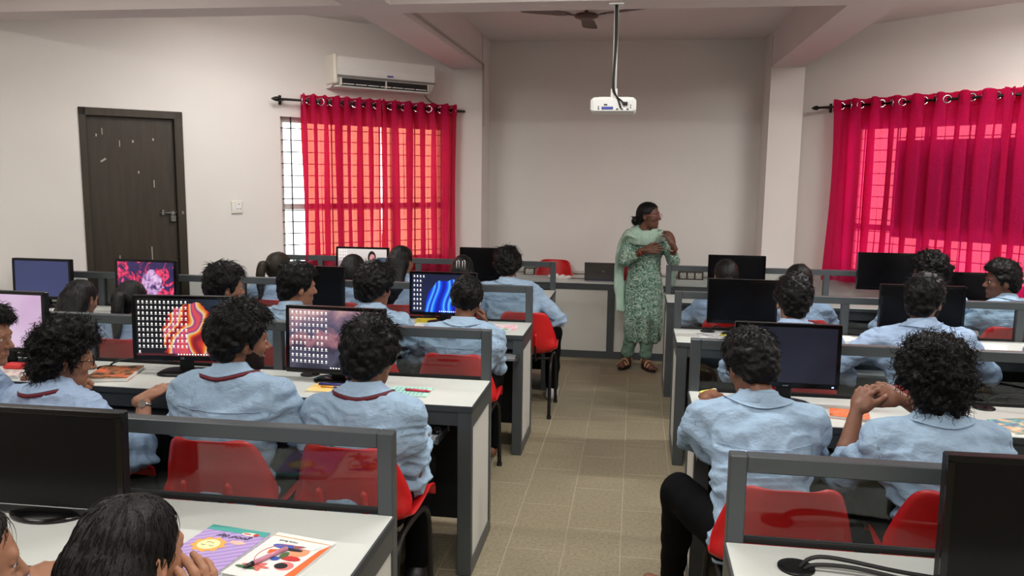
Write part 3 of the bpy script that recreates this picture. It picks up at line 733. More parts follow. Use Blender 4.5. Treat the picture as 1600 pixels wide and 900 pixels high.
def wp_bright(nt, vec, sx):
    r = circ(nt, sx, .05, -.03, .17, .16); n = warp_noise(nt, vec, 7, 2.2, 3)
    wv = nd(nt, 'ShaderNodeTexWave', Scale=3.0, Distortion=16.0, Detail=2.0); nt.links.new(vec, wv.inputs['Vector'])
    sw = ramp(nt, wv.outputs['Fac'], [(.0, (140, 20, 40)), (.25, (235, 60, 40)), (.5, (250, 170, 60)), (.7, (255, 225, 170)), (.85, (150, 60, 150)), (1, (240, 90, 90))])
    msk = ramp(nt, mathn(nt, 'ADD', r, mathn(nt, 'MULTIPLY', n, .7)), [(1.15, (255, 255, 255)), (1.0, (255, 255, 255))])
    k = mathn(nt, 'LESS_THAN', mathn(nt, 'ADD', r, mathn(nt, 'MULTIPLY', n, .9)), 1.35)
    bg = ramp(nt, mathn(nt, 'MULTIPLY_ADD', sx.outputs[0], 2.2, .5), [(0, (10, 10, 16)), (.45, (14, 14, 20)), (1, (34, 52, 74))])
    c = mixc(nt, k, bg, sw); bar = mathn(nt, 'LESS_THAN', sx.outputs[2], -.122); return mixc(nt, mathn(nt, 'MULTIPLY', bar, .8), c, (92, 30, 36))
def wp_blue(nt, vec, sx):
    r = circ(nt, sx, .03, -.09, .16, .19); n = warp_noise(nt, vec, 6, 1.6, 1)
    wv = nd(nt, 'ShaderNodeTexWave', Scale=3.2, Distortion=7.0, Detail=.5); nt.links.new(vec, wv.inputs['Vector'])
    sw = ramp(nt, wv.outputs['Fac'], [(.0, (4, 20, 150)), (.35, (10, 60, 235)), (.6, (20, 120, 255)), (.8, (90, 190, 255)), (1, (10, 40, 200))])
    k = mathn(nt, 'LESS_THAN', mathn(nt, 'ADD', r, mathn(nt, 'MULTIPLY', n, .35)), 1.12)
    bg = ramp(nt, mathn(nt, 'MULTIPLY_ADD', sx.outputs[2], 3, .5), [(0, (26, 34, 70)), (1, (16, 22, 52))])
    c = mixc(nt, k, bg, sw); return mixc(nt, mathn(nt, 'LESS_THAN', sx.outputs[2], -.124), c, (60, 70, 100))
def wp_violet(nt, vec, sx):
    n = warp_noise(nt, vec, 11, 1.8, 4); r = circ(nt, sx, .05, -.02, .12, .14)
    c = ramp(nt, n, [(.38, (42, 34, 82)), (.5, (58, 40, 92)), (.56, (222, 40, 84)), (.63, (250, 90, 130)), (.7, (60, 40, 90))])
    k = mathn(nt, 'LESS_THAN', mathn(nt, 'ADD', r, n), 1.15)
    p = ramp(nt, warp_noise(nt, vec, 22, 1.2, 3), [(.35, (60, 40, 96)), (.52, (206, 160, 214)), (.7, (240, 212, 240))]); return mixc(nt, k, c, p)
def wp_pink(nt, vec, sx):
    n = warp_noise(nt, vec, 3, .3, 2); c = ramp(nt, n, [(.3, (206, 168, 206)), (.7, (232, 208, 232))])
    a = mathn(nt, 'LESS_THAN', sx.outputs[0], -.02); b = mathn(nt, 'GREATER_THAN', sx.outputs[2], -.075); d = mathn(nt, 'LESS_THAN', sx.outputs[2], .07)
    c = mixc(nt, mathn(nt, 'MULTIPLY', mathn(nt, 'MULTIPLY', a, b), d), c, (56, 48, 86)); return c
def wp_call(nt, vec, sx):
    n = warp_noise(nt, vec, 4, .3, 2); c = ramp(nt, mathn(nt, 'MULTIPLY_ADD', sx.outputs[2], 4, .5), [(.2, (92, 84, 92)), (.6, (180, 160, 162)), (.75, (224, 214, 208)), (1, (236, 226, 220))])
    a = mathn(nt, 'GREATER_THAN', sx.outputs[0], .13); b = mathn(nt, 'LESS_THAN', sx.outputs[2], .06); c = mixc(nt, mathn(nt, 'MULTIPLY', a, b), c, (78, 96, 116))
    h = mathn(nt, 'LESS_THAN', circ(nt, sx, .085, .055, .036, .058), 1); c = mixc(nt, h, c, (28, 18, 20))
    fce = mathn(nt, 'LESS_THAN', circ(nt, sx, .088, .05, .024, .037), 1); return mixc(nt, fce, c, (226, 150, 150))
def wp_navy(nt, vec, sx):
    return ramp(nt, warp_noise(nt, vec, 2, 0, 1), [(.3, (48, 56, 96)), (.7, (58, 66, 108))])
def wp_dim(nt, vec, sx):
    return ramp(nt, warp_noise(nt, vec, 2, 0, 1), [(.3, (20, 22, 36)), (.7, (25, 27, 42))])
WP = {k: screen_mat('screen_'+k, f, s) for k, f, s in (('mountain', wp_mountain, 1.0), ('bright', wp_bright, .8), ('blue', wp_blue, 1.1), ('violet', wp_violet, 1.0), ('pink', wp_pink, .9), ('call', wp_call, .9), ('navy', wp_navy, 1.0), ('dim', wp_dim, 1.0))}
M_ICON = mat('screen_icon', (250, 250, 250), .5, emit=(240, 240, 236), estr=.8)

def monitor(x, y, zt, w, h, scr, base, label, rz=0.0, icons=None, logo=None, tilt=.03, led=False):
    """screen centre above (x,y); zt top height; scr None = switched off"""
    t = empty('monitor', (x, y, ZD), rz); zc = zt-ZD-h/2
    T = Matrix.Translation((0, 0, zc)) @ Matrix.Rotation(-tilt, 4, 'X')
    b = .016; bb = .022
    def part(mb, name, material, parent, smooth=False):
        o = mb.obj(name, material, None, smooth=smooth); o.parent = parent; return o
    hs = part(MB().box((-w/2, -.012, -h/2), (w/2, .02, h/2), .004), 'housing', M_BLACK, t); hs.matrix_local = T
    part(MB().box((-w*.36, .018, -h*.36), (w*.36, .045, h*.36), .014), 'rear_cover', M_BLACKM, hs)
    fr = MB()
    fr.box((-w/2, -.018, h/2-b), (w/2, -.010, h/2), .002).box((-w/2, -.018, -h/2), (w/2, -.010, -h/2+bb), .002).box((-w/2, -.018, -h/2+bb), (-w/2+b, -.010, h/2-b)).box((w/2-b, -.018, -h/2+bb), (w/2, -.010, h/2-b))
    part(fr, 'bezel', M_BLACKG, hs)
    sc = part(MB().box((-w/2+b, -.0145, -h/2+bb), (w/2-b, -.011, h/2-b)), 'screen', WP[scr] if scr else M_OFF, hs)
    if icons:
        mb = MB(); iw = w-2*b
        for (c0, r0) in icons[0]:
            px = -w/2+b+.016+c0*icons[1]; pz = h/2-b-.016-r0*icons[2]; q = icons[1]*.22
            a = np.linspace(0, 2*math.pi, 8, endpoint=False); v = [(px+q*math.cos(k), -.0152, pz+.003+q*math.sin(k)) for k in a]; mb.add(v, [tuple(range(8))])
            mb.add([(px-q*1.2, -.0152, pz-q*1.35), (px+q*1.2, -.0152, pz-q*1.35), (px+q*1.2, -.0152, pz-q*.95), (px-q*1.2, -.0152, pz-q*.95)], [(0, 1, 2, 3)])
        for k in range(12): 
            px = -.02+k*.0135; mb.add([(px-.0035, -.0152, -h/2+bb+.004), (px+.0035, -.0152, -h/2+bb+.004), (px+.0035, -.0152, -h/2+bb+.010), (px-.0035, -.0152, -h/2+bb+.010)], [(0, 1, 2, 3)])
        part(mb, 'desktop_icons', M_ICON, sc)['kind'] = 'stuff'
    if logo:
        lo_ = text_mesh(logo, .014, mat('logo_grey', (150, 150, 155), .4), 'logo', hs, Matrix.Translation((0, -.0186, -h/2+bb/2)) @ Matrix.Rotation(math.pi/2, 4, 'X'))
    if led: part(MB().box((w/2-.03, -.0195, -h/2+.008), (w/2-.022, -.0175, -h/2+.012)), 'power_light', mat('power_led', (120, 140, 255), .4, emit=(150, 170, 255), estr=5), hs)
    nb = zc-h/2
    part(MB().box((-.032, .012, .008), (.032, .034, nb+.06), .004), 'stand_neck', M_BLACK, t)
    mb = MB(); a = np.linspace(0, 2*math.pi, 32, endpoint=False)
    if base == 'wedge':
        out = [(.125*math.copysign(abs(math.cos(k))**.5, math.cos(k)), .01+.085*math.copysign(abs(math.sin(k))**.6, math.sin(k))) for k in a]
    else: out = [(.115*math.cos(k), .01+.085*math.sin(k)) for k in a]
    V = [(p, q, 0) for p, q in out]+[(p, q, .008) for p, q in out]+[(p*.9, (q-.01)*.9+.01, .013) for p, q in out]+[(p*.3, (q-.01)*.3+.01, .018) for p, q in out]; n = 32
    mb.add(V, [(r_*n+i, r_*n+(i+1) % n, (r_+1)*n+(i+1) % n, (r_+1)*n+i) for r_ in range(3) for i in range(n)]+[tuple(range(n))[::-1], tuple(range(3*n, 4*n))])
    part(mb, 'stand_base', M_BLACKG if base == 'gloss' else M_BLACK, t, True)
    return tag(t, label, 'monitor', 'desktop monitors')
def grid(cols, rows, drop=()): return [(c, r) for c in range(cols) for r in range(rows) if (c, r) not in drop]
ym = lambda r: YF(r)-.20
monitor(-1.605, ym(1), 1.068, .48, .30, None, 'gloss', 'large black switched-off monitor on the nearest left desk', rz=.02)
monitor(-1.35, ym(2), 1.112, .485, .315, 'mountain', 'gloss', 'monitor showing a dusky mountain wallpaper full of icons', rz=-.06, icons=(grid(9, 9, {(4, 5), (5, 5), (7, 3), (8, 5)})[:77], .021, .0285), led=True)
monitor(-2.11, ym(2), 1.138, .475, .31, 'bright', 'wedge', 'monitor with a red and orange swirl wallpaper covered in icons', rz=.13, icons=(grid(12, 9)+[(0, 9)], .0205, .0265), logo='LG')
monitor(-3.06, ym(2), 1.13, .475, .30, 'pink', 'round', 'monitor with a pale pink screen at the left edge', rz=-.02)
monitor(-1.215, ym(3), 1.098, .445, .285, 'blue', 'round', 'monitor with a blue petal swirl wallpaper', rz=-.03, icons=(grid(3, 8)+[(3, 0)], .021, .030))
monitor(-2.11, ym(3), 1.112, .45, .29, None, 'round', 'black switched-off monitor between two boys on the third left desk')
monitor(-3.30, ym(3), 1.12, .45, .29, 'violet', 'round', 'monitor with a violet and red splashed wallpaper before the door')
monitor(-4.09, ym(3), 1.105, .45, .285, 'navy', 'round', 'monitor with a plain navy screen beside the door')
monitor(-2.295, ym(4), 1.10, .465, .29, 'call', 'round', 'monitor showing a video call in front of the left curtains', icons=(grid(4, 4), .02, .026))
monitor(-1.215, ym(4), 1.122, .46, .29, None, 'round', 'black switched-off monitor nearest the corner column', logo='acer')
monitor(.985, ym(1), 1.092, .50, .315, None, 'round', 'large black switched-off monitor on the nearest right desk', rz=.02)
monitor(.655, ym(2), 1.116, .435, .275, 'dim', 'round', 'dark glowing monitor before the boy writing with a highlighter', rz=.0, logo='acer', led=True)
monitor(.665, ym(3), 1.11, .415, .275, None, 'round', 'black switched-off monitor on the third right desk near the aisle')
monitor(1.70, ym(3), 1.108, .475, .30, None, 'round', 'black switched-off monitor before the bearded boy on the right')
monitor(.813, ym(4), 1.114, .445, .28, None, 'round', 'black switched-off monitor beside the three-socket board')
monitor(1.965, ym(4), 1.164, .475, .29, None, 'round', 'black monitor raised against the crimson curtain')
monitor(2.545, 6.47, 1.045, .42, .245, None, 'round', 'dark grey monitor behind the boy in profile', tilt=.05)

# ================================================================== DESK CLUTTER
def grommet(x, y, pts, label):
    t = empty('cable_grommet', (x, y, ZD)); MB().tube([(x, y, ZD), (x, y, ZD+.005), (x, y, ZD+.0055)], [.045, .045, .03], 24).obj('cap', M_BLACK, t, smooth=True)
    for P in pts: MB().tube(bez(P, 24), .0052, 6).obj('cable', M_BLACKM, t, smooth=True)
    tag(t, label, 'cable', 'cable grommets in the desks')
z = ZD
grommet(.425, 1.985, [[(.43, 1.985, z), (.46, 1.985, z+.03), (.52, 1.98, z+.036), (.68, 1.965, z+.02), (.86, 1.97, z+.008), (.98, 1.99, z+.03)], [(.44, 1.98, z), (.47, 1.975, z+.018), (.56, 1.965, z+.022), (.7, 1.95, z+.008), (.88, 1.955, z+.007), (.99, 1.99, z+.05)]], 'black cable grommet with two cables on the nearest right desk')
grommet(-2.54, 3.53, [[(-2.53, 3.53, z), (-2.50, 3.54, z+.03), (-2.40, 3.58, z+.05), (-2.2, 3.60, z+.09), (-2.12, 3.53, z+.12)]], 'black grommet and cable left of the swirl monitor')
grommet(-1.52, 3.60, [[(-1.51, 3.6, z), (-1.48, 3.6, z+.03), (-1.44, 3.6, z+.02), (-1.38, 3.55, z+.06)]], 'black grommet and cable left of the mountain monitor')
grommet(.475, 5.15, [[(.48, 5.15, z), (.52, 5.15, z+.035), (.58, 5.13, z+.03), (.66, 5.09, z+.06)]], 'black grommet and cable on the third right desk')
grommet(1.50, 3.62, [[(1.5, 3.62, z), (1.52, 3.6, z+.05), (1.60, 3.58, z+.075), (1.75, 3.55, z+.05), (1.95, 3.55, z+.04)]], 'black grommet and arching cable at the right end of the second desk')

def cover_mat(name, fn): 
    m = bpy.data.materials.new(name); m.use_nodes = True; nt = m.node_tree; b = nt.nodes['Principled BSDF']; b.inputs['Roughness'].default_value = .45
    tc = nt.nodes.new('ShaderNodeTexCoord'); sx = nt.nodes.new('ShaderNodeSeparateXYZ'); nt.links.new(tc.outputs['Object'], sx.inputs[0])
    nt.links.new(fn(nt, tc.outputs['Object'], sx), b.inputs['Base Color']); return m
def stripes(a, b, sc=60, dist=1.5, rot=0.0):
    def fn(nt, vec, sx):
        mp = nt.nodes.new('ShaderNodeMapping'); mp.inputs['Rotation'].default_value = (0, 0, rot); nt.links.new(vec, mp.inputs[0])
        wv = nd(nt, 'ShaderNodeTexWave', Scale=sc, Distortion=dist, Detail=1.0); nt.links.new(mp.outputs[0], wv.inputs['Vector']); return ramp(nt, wv.outputs['Fac'], [(.3, a), (.7, b)])
    return fn
def blotch(cols, sc=14, dist=1.2):
    def fn(nt, vec, sx): return ramp(nt, warp_noise(nt, vec, sc, dist, 4), [(.3+.42*i/(len(cols)-1), c) for i, c in enumerate(cols)])
    return fn
def book(name, x, y, rz, w, d, th, cover, label, cat='book', dz=0.0):
    t = empty(name, (x, y, ZD+dz), rz)
    o = MB().box((-w/2+.002, -d/2+.002, .001), (w/2-.002, d/2-.002, th-.001)).obj('pages', M_PAPER, None); o.parent = t
    o = MB().box((-w/2, -d/2, th-.001), (w/2, d/2, th), 0).obj('cover', cover, None); o.parent = t
    o2 = MB().box((-w/2, -d/2, 0), (w/2, d/2, .001), 0).obj('back_cover', cover, None); o2.parent = t
    tag(t, label, cat); return t, o
def flat(mb_pts, z, name, material, parent, th=.0004):
    n = len(mb_pts); V = [(a, b, z) for a, b in mb_pts]+[(a, b, z+th) for a, b in mb_pts]
    o = MB().add(V, [tuple(range(n))[::-1], tuple(range(n, 2*n))]+[(i, (i+1) % n, n+(i+1) % n, n+i) for i in range(n)]).obj(name, material, None); o.parent = parent; return o
def ellp(cx, cy, rx, ry, n=24, a0=0, wob=0, k=0): return [(cx+rx*(1+wob*math.cos(k*q))*math.cos(q+a0), cy+ry*(1+wob*math.cos(k*q))*math.sin(q+a0)) for q in np.linspace(0, 2*math.pi, n, endpoint=False)]
M_INK = mat('ink', (30, 30, 34), .6)
def pc(name, rgb): return mat('print_'+name, rgb, .5)
# purple notebook, lying upside down to the camera
nb, cv = book('notebook', -1.035, 1.815, -.14, .178, .235, .010, cover_mat('cover_purple', stripes((190, 164, 214), (164, 138, 198), 16, 1.2, .9)), 'purple notebook with a smiling sun on its cover', 'notebook')
R180 = Matrix.Rotation(math.pi, 4, 'Z')
flat([(-.089, .090), (.089, .090), (.089, .1175), (-.089, .1175)], .0102, 'header_band', pc('teal', (72, 160, 150)), cv)
flat(ellp(-.025, .012, .044, .038, 64, 0, .10, 9), .0102, 'sun_rays', pc('orange', (236, 172, 84)), cv); flat(ellp(-.025, .012, .030, .027), .0107, 'sun_face', pc('cream', (250, 232, 176)), cv)
for dx in (-.012, .012): MB().tube([(-.025+dx+.006*math.cos(q), .008+.004*math.sin(q), .0113) for q in np.linspace(math.pi, 2*math.pi, 7)], .0007, 4).obj('sun_eye', M_INK, None).parent = cv
MB().tube([(-.025+.010*math.cos(q), .022-.005*math.sin(q)-.004, .0113) for q in np.linspace(math.pi, 2*math.pi, 8)], .0007, 4).obj('sun_smile', M_INK, None).parent = cv
flat(ellp(.040, .042, .022, .010, 24, 0, .12, 5), .0102, 'cloud', pc('peach', (240, 188, 170)), cv)
flat(ellp(.045, .092, .026, .009), .0107, 'logo_badge', pc('logo', (244, 226, 214)), cv); flat(ellp(.062, .092, .008, .007), .0112, 'logo_dot', pc('logored', (196, 60, 50)), cv)
text_mesh('good day', .026, M_INK, 'cover_text', cv, Matrix.Translation((.012, .066, .0106)) @ R180, shear=.4)
flat(ellp(.036, .092, .012, .003), .0112, 'logo_mark', pc('logored', (196, 60, 50)), cv)
# white art notebook
nb, cv = book('notebook', -.845, 1.795, -.17, .175, .235, .012, mat('cover_white', (226, 226, 222), .4), 'white notebook with a colourful abstract circle on its cover', 'notebook')
flat([(-.0875, .098), (.0875, .094), (.0875, .097), (-.0875, .101)], .0122, 'orange_line', pc('gold', (214, 160, 84)), cv)
flat([(.062, -.1175), (.0875, -.1175), (.0875, .095), (.072, .06)], .0122, 'orange_edge', pc('vermilion', (226, 104, 52)), cv)
text_mesh('Note Book', .012, M_INK, 'cover_text', cv, Matrix.Translation((-.03, .078, .0124)) @ R180)
MB().tube([(-.005+.058*math.cos(q), .0+.062*math.sin(q), .0126) for q in np.linspace(.9, 4.6, 30)], .0009, 4).obj('circle_line', pc('crimson', (190, 60, 60)), None).parent = cv
for nm, pts, c, zz in (('blue_arc', ellp(-.022, .050, .034, .012, 20, .5), (60, 90, 170), .0122), ('black_arc', ellp(.006, .040, .030, .007, 20, .7), (34, 34, 40), .0126), ('peach_patch', ellp(.03, .035, .026, .026), (226, 150, 110), .0122),
                       ('orange_square', [(-.045, .005), (-.025, .012), (-.03, .032), (-.05, .025)], (226, 100, 40), .0122), ('red_leaf', ellp(.028, -.002, .028, .012, 20, .25), (196, 50, 50), .0127), ('green_leaf', ellp(.004, .008, .010, .018, 20, .4), (74, 100, 60), .0128),
                       ('blue_dot', ellp(-.008, -.014, .012, .010), (48, 80, 160), .0124), ('pink_dot', ellp(.036, -.040, .024, .021), (222, 120, 116), .0122), ('black_dot', ellp(.028, -.042, .017, .014), (26, 26, 30), .0127), ('purple_patch', ellp(.02, .055, .02, .01), (140, 80, 90), .0125), ('flower', ellp(-.03, -.062, .030, .018, 30, 0, .3, 6), (206, 110, 100), .0125), ('leaf', ellp(-.05, -.075, .028, .007, 20, .3), (70, 110, 70), .0128)):
    flat(pts, zz, nm, pc(nm, c), cv)
flat([(.02, .05), (.055, .052), (.09, .10), (.05, .075)], .0128, 'torn_wrapper', M_WHITE, cv)
def pen(x0, y0, x1, y1, zz, rgb, label, tip=(40, 40, 40), r=.0052):
    a = np.array((x0, y0, ZD+zz)); b = np.array((x1, y1, ZD+zz)); t = empty('pen', tuple((a+b)/2)); nm = 'pen_%d_%d_%d' % rgb
    MB().tube([a, a+(b-a)*.78], r, 10).obj('barrel', mat(nm, rgb, .3), t, smooth=True); MB().tube([a+(b-a)*.78, a+(b-a)*.93, b], [r*1.05, r*.8, .001], 10).obj('cap', mat('pen_%d_%d_%d' % tip, tip, .3), t, smooth=True)
    tag(t, label, 'pen', 'pens on the desks')
pen(-.845, 1.83, -.905, 1.715, .018, (196, 130, 150), 'pink pen with a black tip on the white notebook', (30, 30, 30), .006)
book('book', -2.41, 3.405, .28, .19, .25, .018, cover_mat('cover_brown', blotch([(40, 34, 30), (54, 40, 30), (150, 96, 50), (220, 90, 60), (210, 190, 150)], 16)), 'thick brown-covered textbook beside the curly-haired boy')
book('book', -2.93, 3.36, .25, .20, .26, .012, cover_mat('cover_grey', blotch([(60, 52, 50), (196, 180, 172), (226, 214, 206), (90, 70, 66)], 12)), 'pale magazine on the second desk at the left edge')
tag(MB().box((-.045, -.028, 0), (.045, .028, .022), .004).obj('red_eraser_box', pc('redbox', (206, 52, 48)), None, loc=(0, 0, 0)), 'small red box on the pale magazine', 'box').location = (-2.93, 3.40, ZD+.0125)
bk, cv = book('book', -1.31, 3.375, -.05, .215, .155, .008, cover_mat('cover_yellow', blotch([(238, 224, 170), (240, 214, 140), (236, 196, 110), (228, 150, 90)], 9)), 'yellow book with pens in front of the lanyard boy')
pen(-1.395, 3.40, -1.245, 3.405, .014, (46, 50, 130), 'blue ballpoint pen on the yellow book', (40, 44, 150)); pen(-1.37, 3.365, -1.29, 3.36, .013, (214, 150, 50), 'short orange pen on the yellow book', (60, 70, 150), .0045)
bk, cv = book('book', -.965, 3.385, .02, .185, .145, .007, cover_mat('cover_mint', stripes((196, 226, 216), (150, 206, 192), 30, 3)), 'mint-green patterned book with a red pen on it')
for r_ in range(5):
    for c_ in range(8): flat([(-.075+c_*.019, -.055+r_*.024), (-.064+c_*.019, -.057+r_*.024), (-.062+c_*.019, -.044+r_*.024), (-.073+c_*.019, -.043+r_*.024)], .0072, 'print_mark', pc('mark', (96, 168, 156)), cv)
pen(-.985, 3.385, -.865, 3.375, .013, (206, 44, 70), 'red pen lying across the mint book', (196, 40, 60), .0055)
book('magazine', -.835, 5.005, .1, .23, .16, .004, cover_mat('cover_pinkmag', blotch([(240, 232, 232), (240, 150, 170), (244, 236, 236), (110, 180, 150), (150, 90, 100)], 11)), 'pink and white magazine at the end of the third left desk', 'magazine')
book('book', -1.34, 5.10, .2, .13, .16, .010, cover_mat('cover_lemon', blotch([(236, 224, 60), (226, 206, 40), (120, 120, 60)], 12)), 'bright yellow book under the blue petal monitor')
book('book', .895, 3.385, -.2, .15, .125, .012, cover_mat('cover_orange', blotch([(60, 50, 44), (226, 120, 60), (220, 90, 50), (214, 190, 150)], 13)), 'orange picture book beside the clasped hands')
book('book', 1.56, 3.37, .3, .22, .17, .008, cover_mat('cover_multi', blotch([(220, 220, 214), (226, 150, 90), (74, 150, 150), (60, 70, 110), (226, 120, 110)], 14)), 'colourful book at the right edge of the second right desk')
book('paper_sheets', .52, 5.02, .15, .22, .16, .002, cover_mat('paper_marked', blotch([(228, 228, 222), (226, 226, 222), (150, 150, 170), (228, 226, 120)], 15)), 'marked paper sheets on the third right desk near the aisle', 'paper')
pen(.54, 5.03, .62, 4.98, .008, (222, 212, 60), 'yellow pen on the marked paper sheets', (60, 60, 60))
book('paper_sheets', 2.02, 5.02, -.3, .28, .20, .003, M_PAPER, 'white paper sheets beside the bearded boy on the right', 'paper')
book('paper_sheets', 1.22, 5.08, .1, .26, .18, .003, M_PAPER, 'white paper sheets left of the bearded boy', 'paper')
book('paper_sheets', -3.95, 5.0, .1, .28, .20, .004, M_PAPER, 'white paper sheets before the long-haired girl', 'paper')
book('paper_sheets', -3.05, 3.30, .5, .24, .17, .003, M_PAPER, 'loose white paper near the left edge of the second desk', 'paper')
# crumpled paper on the counter
fld = Field((-.87, 7.70, .72), (-.55, 7.95, .84), .006)
for k in range(7): fld.ell((-.80+.03*k, 7.80+.02*math.sin(k*2), .745+.008*math.cos(k*3)), (.03, .035, .018+.012*(k == 2)), k=.01)
V, Fc = fld.mesh(); V = V+vnormals(V, Fc)*(noise3(V, 70)*.005)[:, None]
tag(mesh_np('crumpled_paper', V, Fc, M_PAPER, None, (-.7, 7.8, .735), False), 'crumpled white paper on the front counter', 'paper')
# laptop, its lid towards the room
lp = empty('laptop', (-.285, 7.72, ZCN)); M_LAP = mat('laptop_grey', (92, 90, 90), .35, .6); M_LAPB = mat('laptop_base', (58, 64, 96), .4, .4)
Lm = Matrix.Translation((-.285, 7.70, ZCN+.012)) @ Matrix.Rotation(math.radians(10), 4, 'X')
MB().box((-.285-.178, 7.70, ZCN), (-.285+.178, 7.945, ZCN+.017), .005).obj('base', M_LAPB, lp)
ld = MB().box((-.178, -.004, 0), (.178, .004, .168), .003, M=Lm).obj('lid', M_LAP, lp)
MB().tube([Lm @ Vector((.0+.012*math.cos(q), -.0046, .085+.012*math.sin(q))) for q in np.linspace(0, 2*math.pi, 20, endpoint=False)], .0009, 4, closed=True).obj('logo_ring', M_CHROME, ld)
text_mesh('hp', .017, M_CHROME, 'logo', ld, Matrix.Translation(-Vector(lp.location)) @ Lm @ Matrix.Translation((0, -.0047, .085)) @ Matrix.Rotation(math.pi/2, 4, 'X'), shear=.2)
MB().box((-.150, .0045, .012), (.168, .0052, .16), M=Lm).obj('screen', M_OFF, ld)
tag(lp, 'grey laptop standing open on the front counter', 'laptop')
tag(MB().tube(bez([(-.66, 7.83, ZCN+.006), (-.58, 7.80, ZCN+.006), (-.52, 7.79, ZCN+.006), (-.46, 7.78, ZCN+.008)], 16), .004, 6).obj('laptop_cable', M_BLACKM, None, smooth=True), 'black charging cable left of the laptop', 'cable')
tag(MB().box((-.10, 7.80, ZCN), (-.03, 7.86, ZCN+.15), .004).obj('red_folder_stand', pc('maroonbox', (150, 34, 44)), None, loc=(-.065, 7.83, ZCN)), 'dark red box behind the laptop next to the teacher', 'box')
# mouse on the pulled out tray
ms = empty('computer_mouse', (-.80, 3.25, .636)); fld = Field((-.86, 3.17, .62), (-.74, 3.33, .69), .004); fld.ell((-.80, 3.25, .64), (.031, .055, .028)); V, Fc = fld.mesh(); V[:, 2] = np.maximum(V[:, 2], .636)
mesh_np('shell', V, Fc, M_BLACKG, ms); MB().tube([(-.80, 3.275, .668), (-.80, 3.29, .665)], .004, 6).obj('wheel', M_BLACKM, ms)
tag(ms, 'black mouse on the keyboard tray of the second left desk', 'mouse')

# ================================================================== PEOPLE
def unit(v): v = np.asarray(v, float); return v/(np.linalg.norm(v)+1e-12)
def rotz(a): return np.array([[math.cos(a), -math.sin(a), 0], [math.sin(a), math.cos(a), 0], [0, 0, 1]])
def head_basis(yaw, pitch, roll):
    """columns: right, forward, up. yaw>0 turns left (seen from above ccw), pitch>0 looks down, roll>0 tilts to the right"""
    cp, sp, cr_, sr_ = math.cos(pitch), math.sin(pitch), math.cos(roll), math.sin(roll)
    Rx = np.array([[1, 0, 0], [0, cp, sp], [0, -sp, cp]]); Ry = np.array([[cr_, 0, sr_], [0, 1, 0], [-sr_, 0, cr_]])
    return rotz(yaw) @ Rx @ Ry
def ik(a, b, l1, l2, pole):
    a, b = np.array(a, float), np.array(b, float); d = b-a; L = np.linalg.norm(d); Lm = min(L, (l1+l2)*.995)
    if L > Lm: b = a+d/L*Lm; d = b-a; L = Lm
    x = (l1*l1-l2*l2+L*L)/(2*L); hgt = math.sqrt(max(l1*l1-x*x, 0)); u = d/L; p = np.array(pole, float); p = unit(p-u*(p@u))
    return a+u*x+p*hgt, b
def head_parts(h, female=False):
    """head in its own frame (x right, y forward, z up, origin mid head)"""
    F = Field((-.105, -.13, -.20), (.105, .145, .14), h)
    F.ell((0, -.012, .030), (.074, .096, .086), k=.03); F.ell((0, .030, -.022), (.060, .060, .085), k=.03); F.ell((0, .040, -.078), (.044, .046, .038), k=.03)
    F.cap((0, -.022, -.05), (0, -.036, -.21), .050 if not female else .044, .056 if not female else .048, k=.02)
    F.cap((-.032, .080, .026), (.032, .080, .026), .011, .011, k=.015)
    for s in (-1, 1):
        F.ell((s*.036, .064, -.022), (.022, .020, .020), k=.02)
        F.ell((s*.031, .100, .008), (.017, .014, .011), k=.012, sub=True); F.cap((s*.019, .087, .0155), (s*.043, .080, .0145), .0048, .0042, k=.004); F.cap((s*.020, .086, .0005), (s*.042, .080, .001), .0042, .0038, k=.004)
    F.cap((0, .087, .012), (0, .108, -.022), .008, .012, k=.010); F.cap((-.012, .097, -.027), (.012, .097, -.027), .007, .007, k=.008)
    F.cap((-.018, .086, -.055), (.018, .086, -.055), .006, .006, k=.006); F.cap((-.015, .086, -.065), (.015, .086, -.065), .007, .007, k=.006); F.ell((0, .078, -.098), (.020, .016, .014), k=.015)
    for s in (-1, 1):
        F.ell((s*.077, -.008, -.006), (.008, .020, .031), k=.006); F.ell((s*.083, -.006, .0), (.007, .011, .016), k=.004, sub=True); F.cap((s*.079, -.018, .016), (s*.077, .0, -.03), .006, .007, k=.005)
    return F.mesh()
_HC = {}
def head_mesh(h, female):
    if (h, female) not in _HC: _HC[h, female] = head_parts(h, female)
    return _HC[h, female]
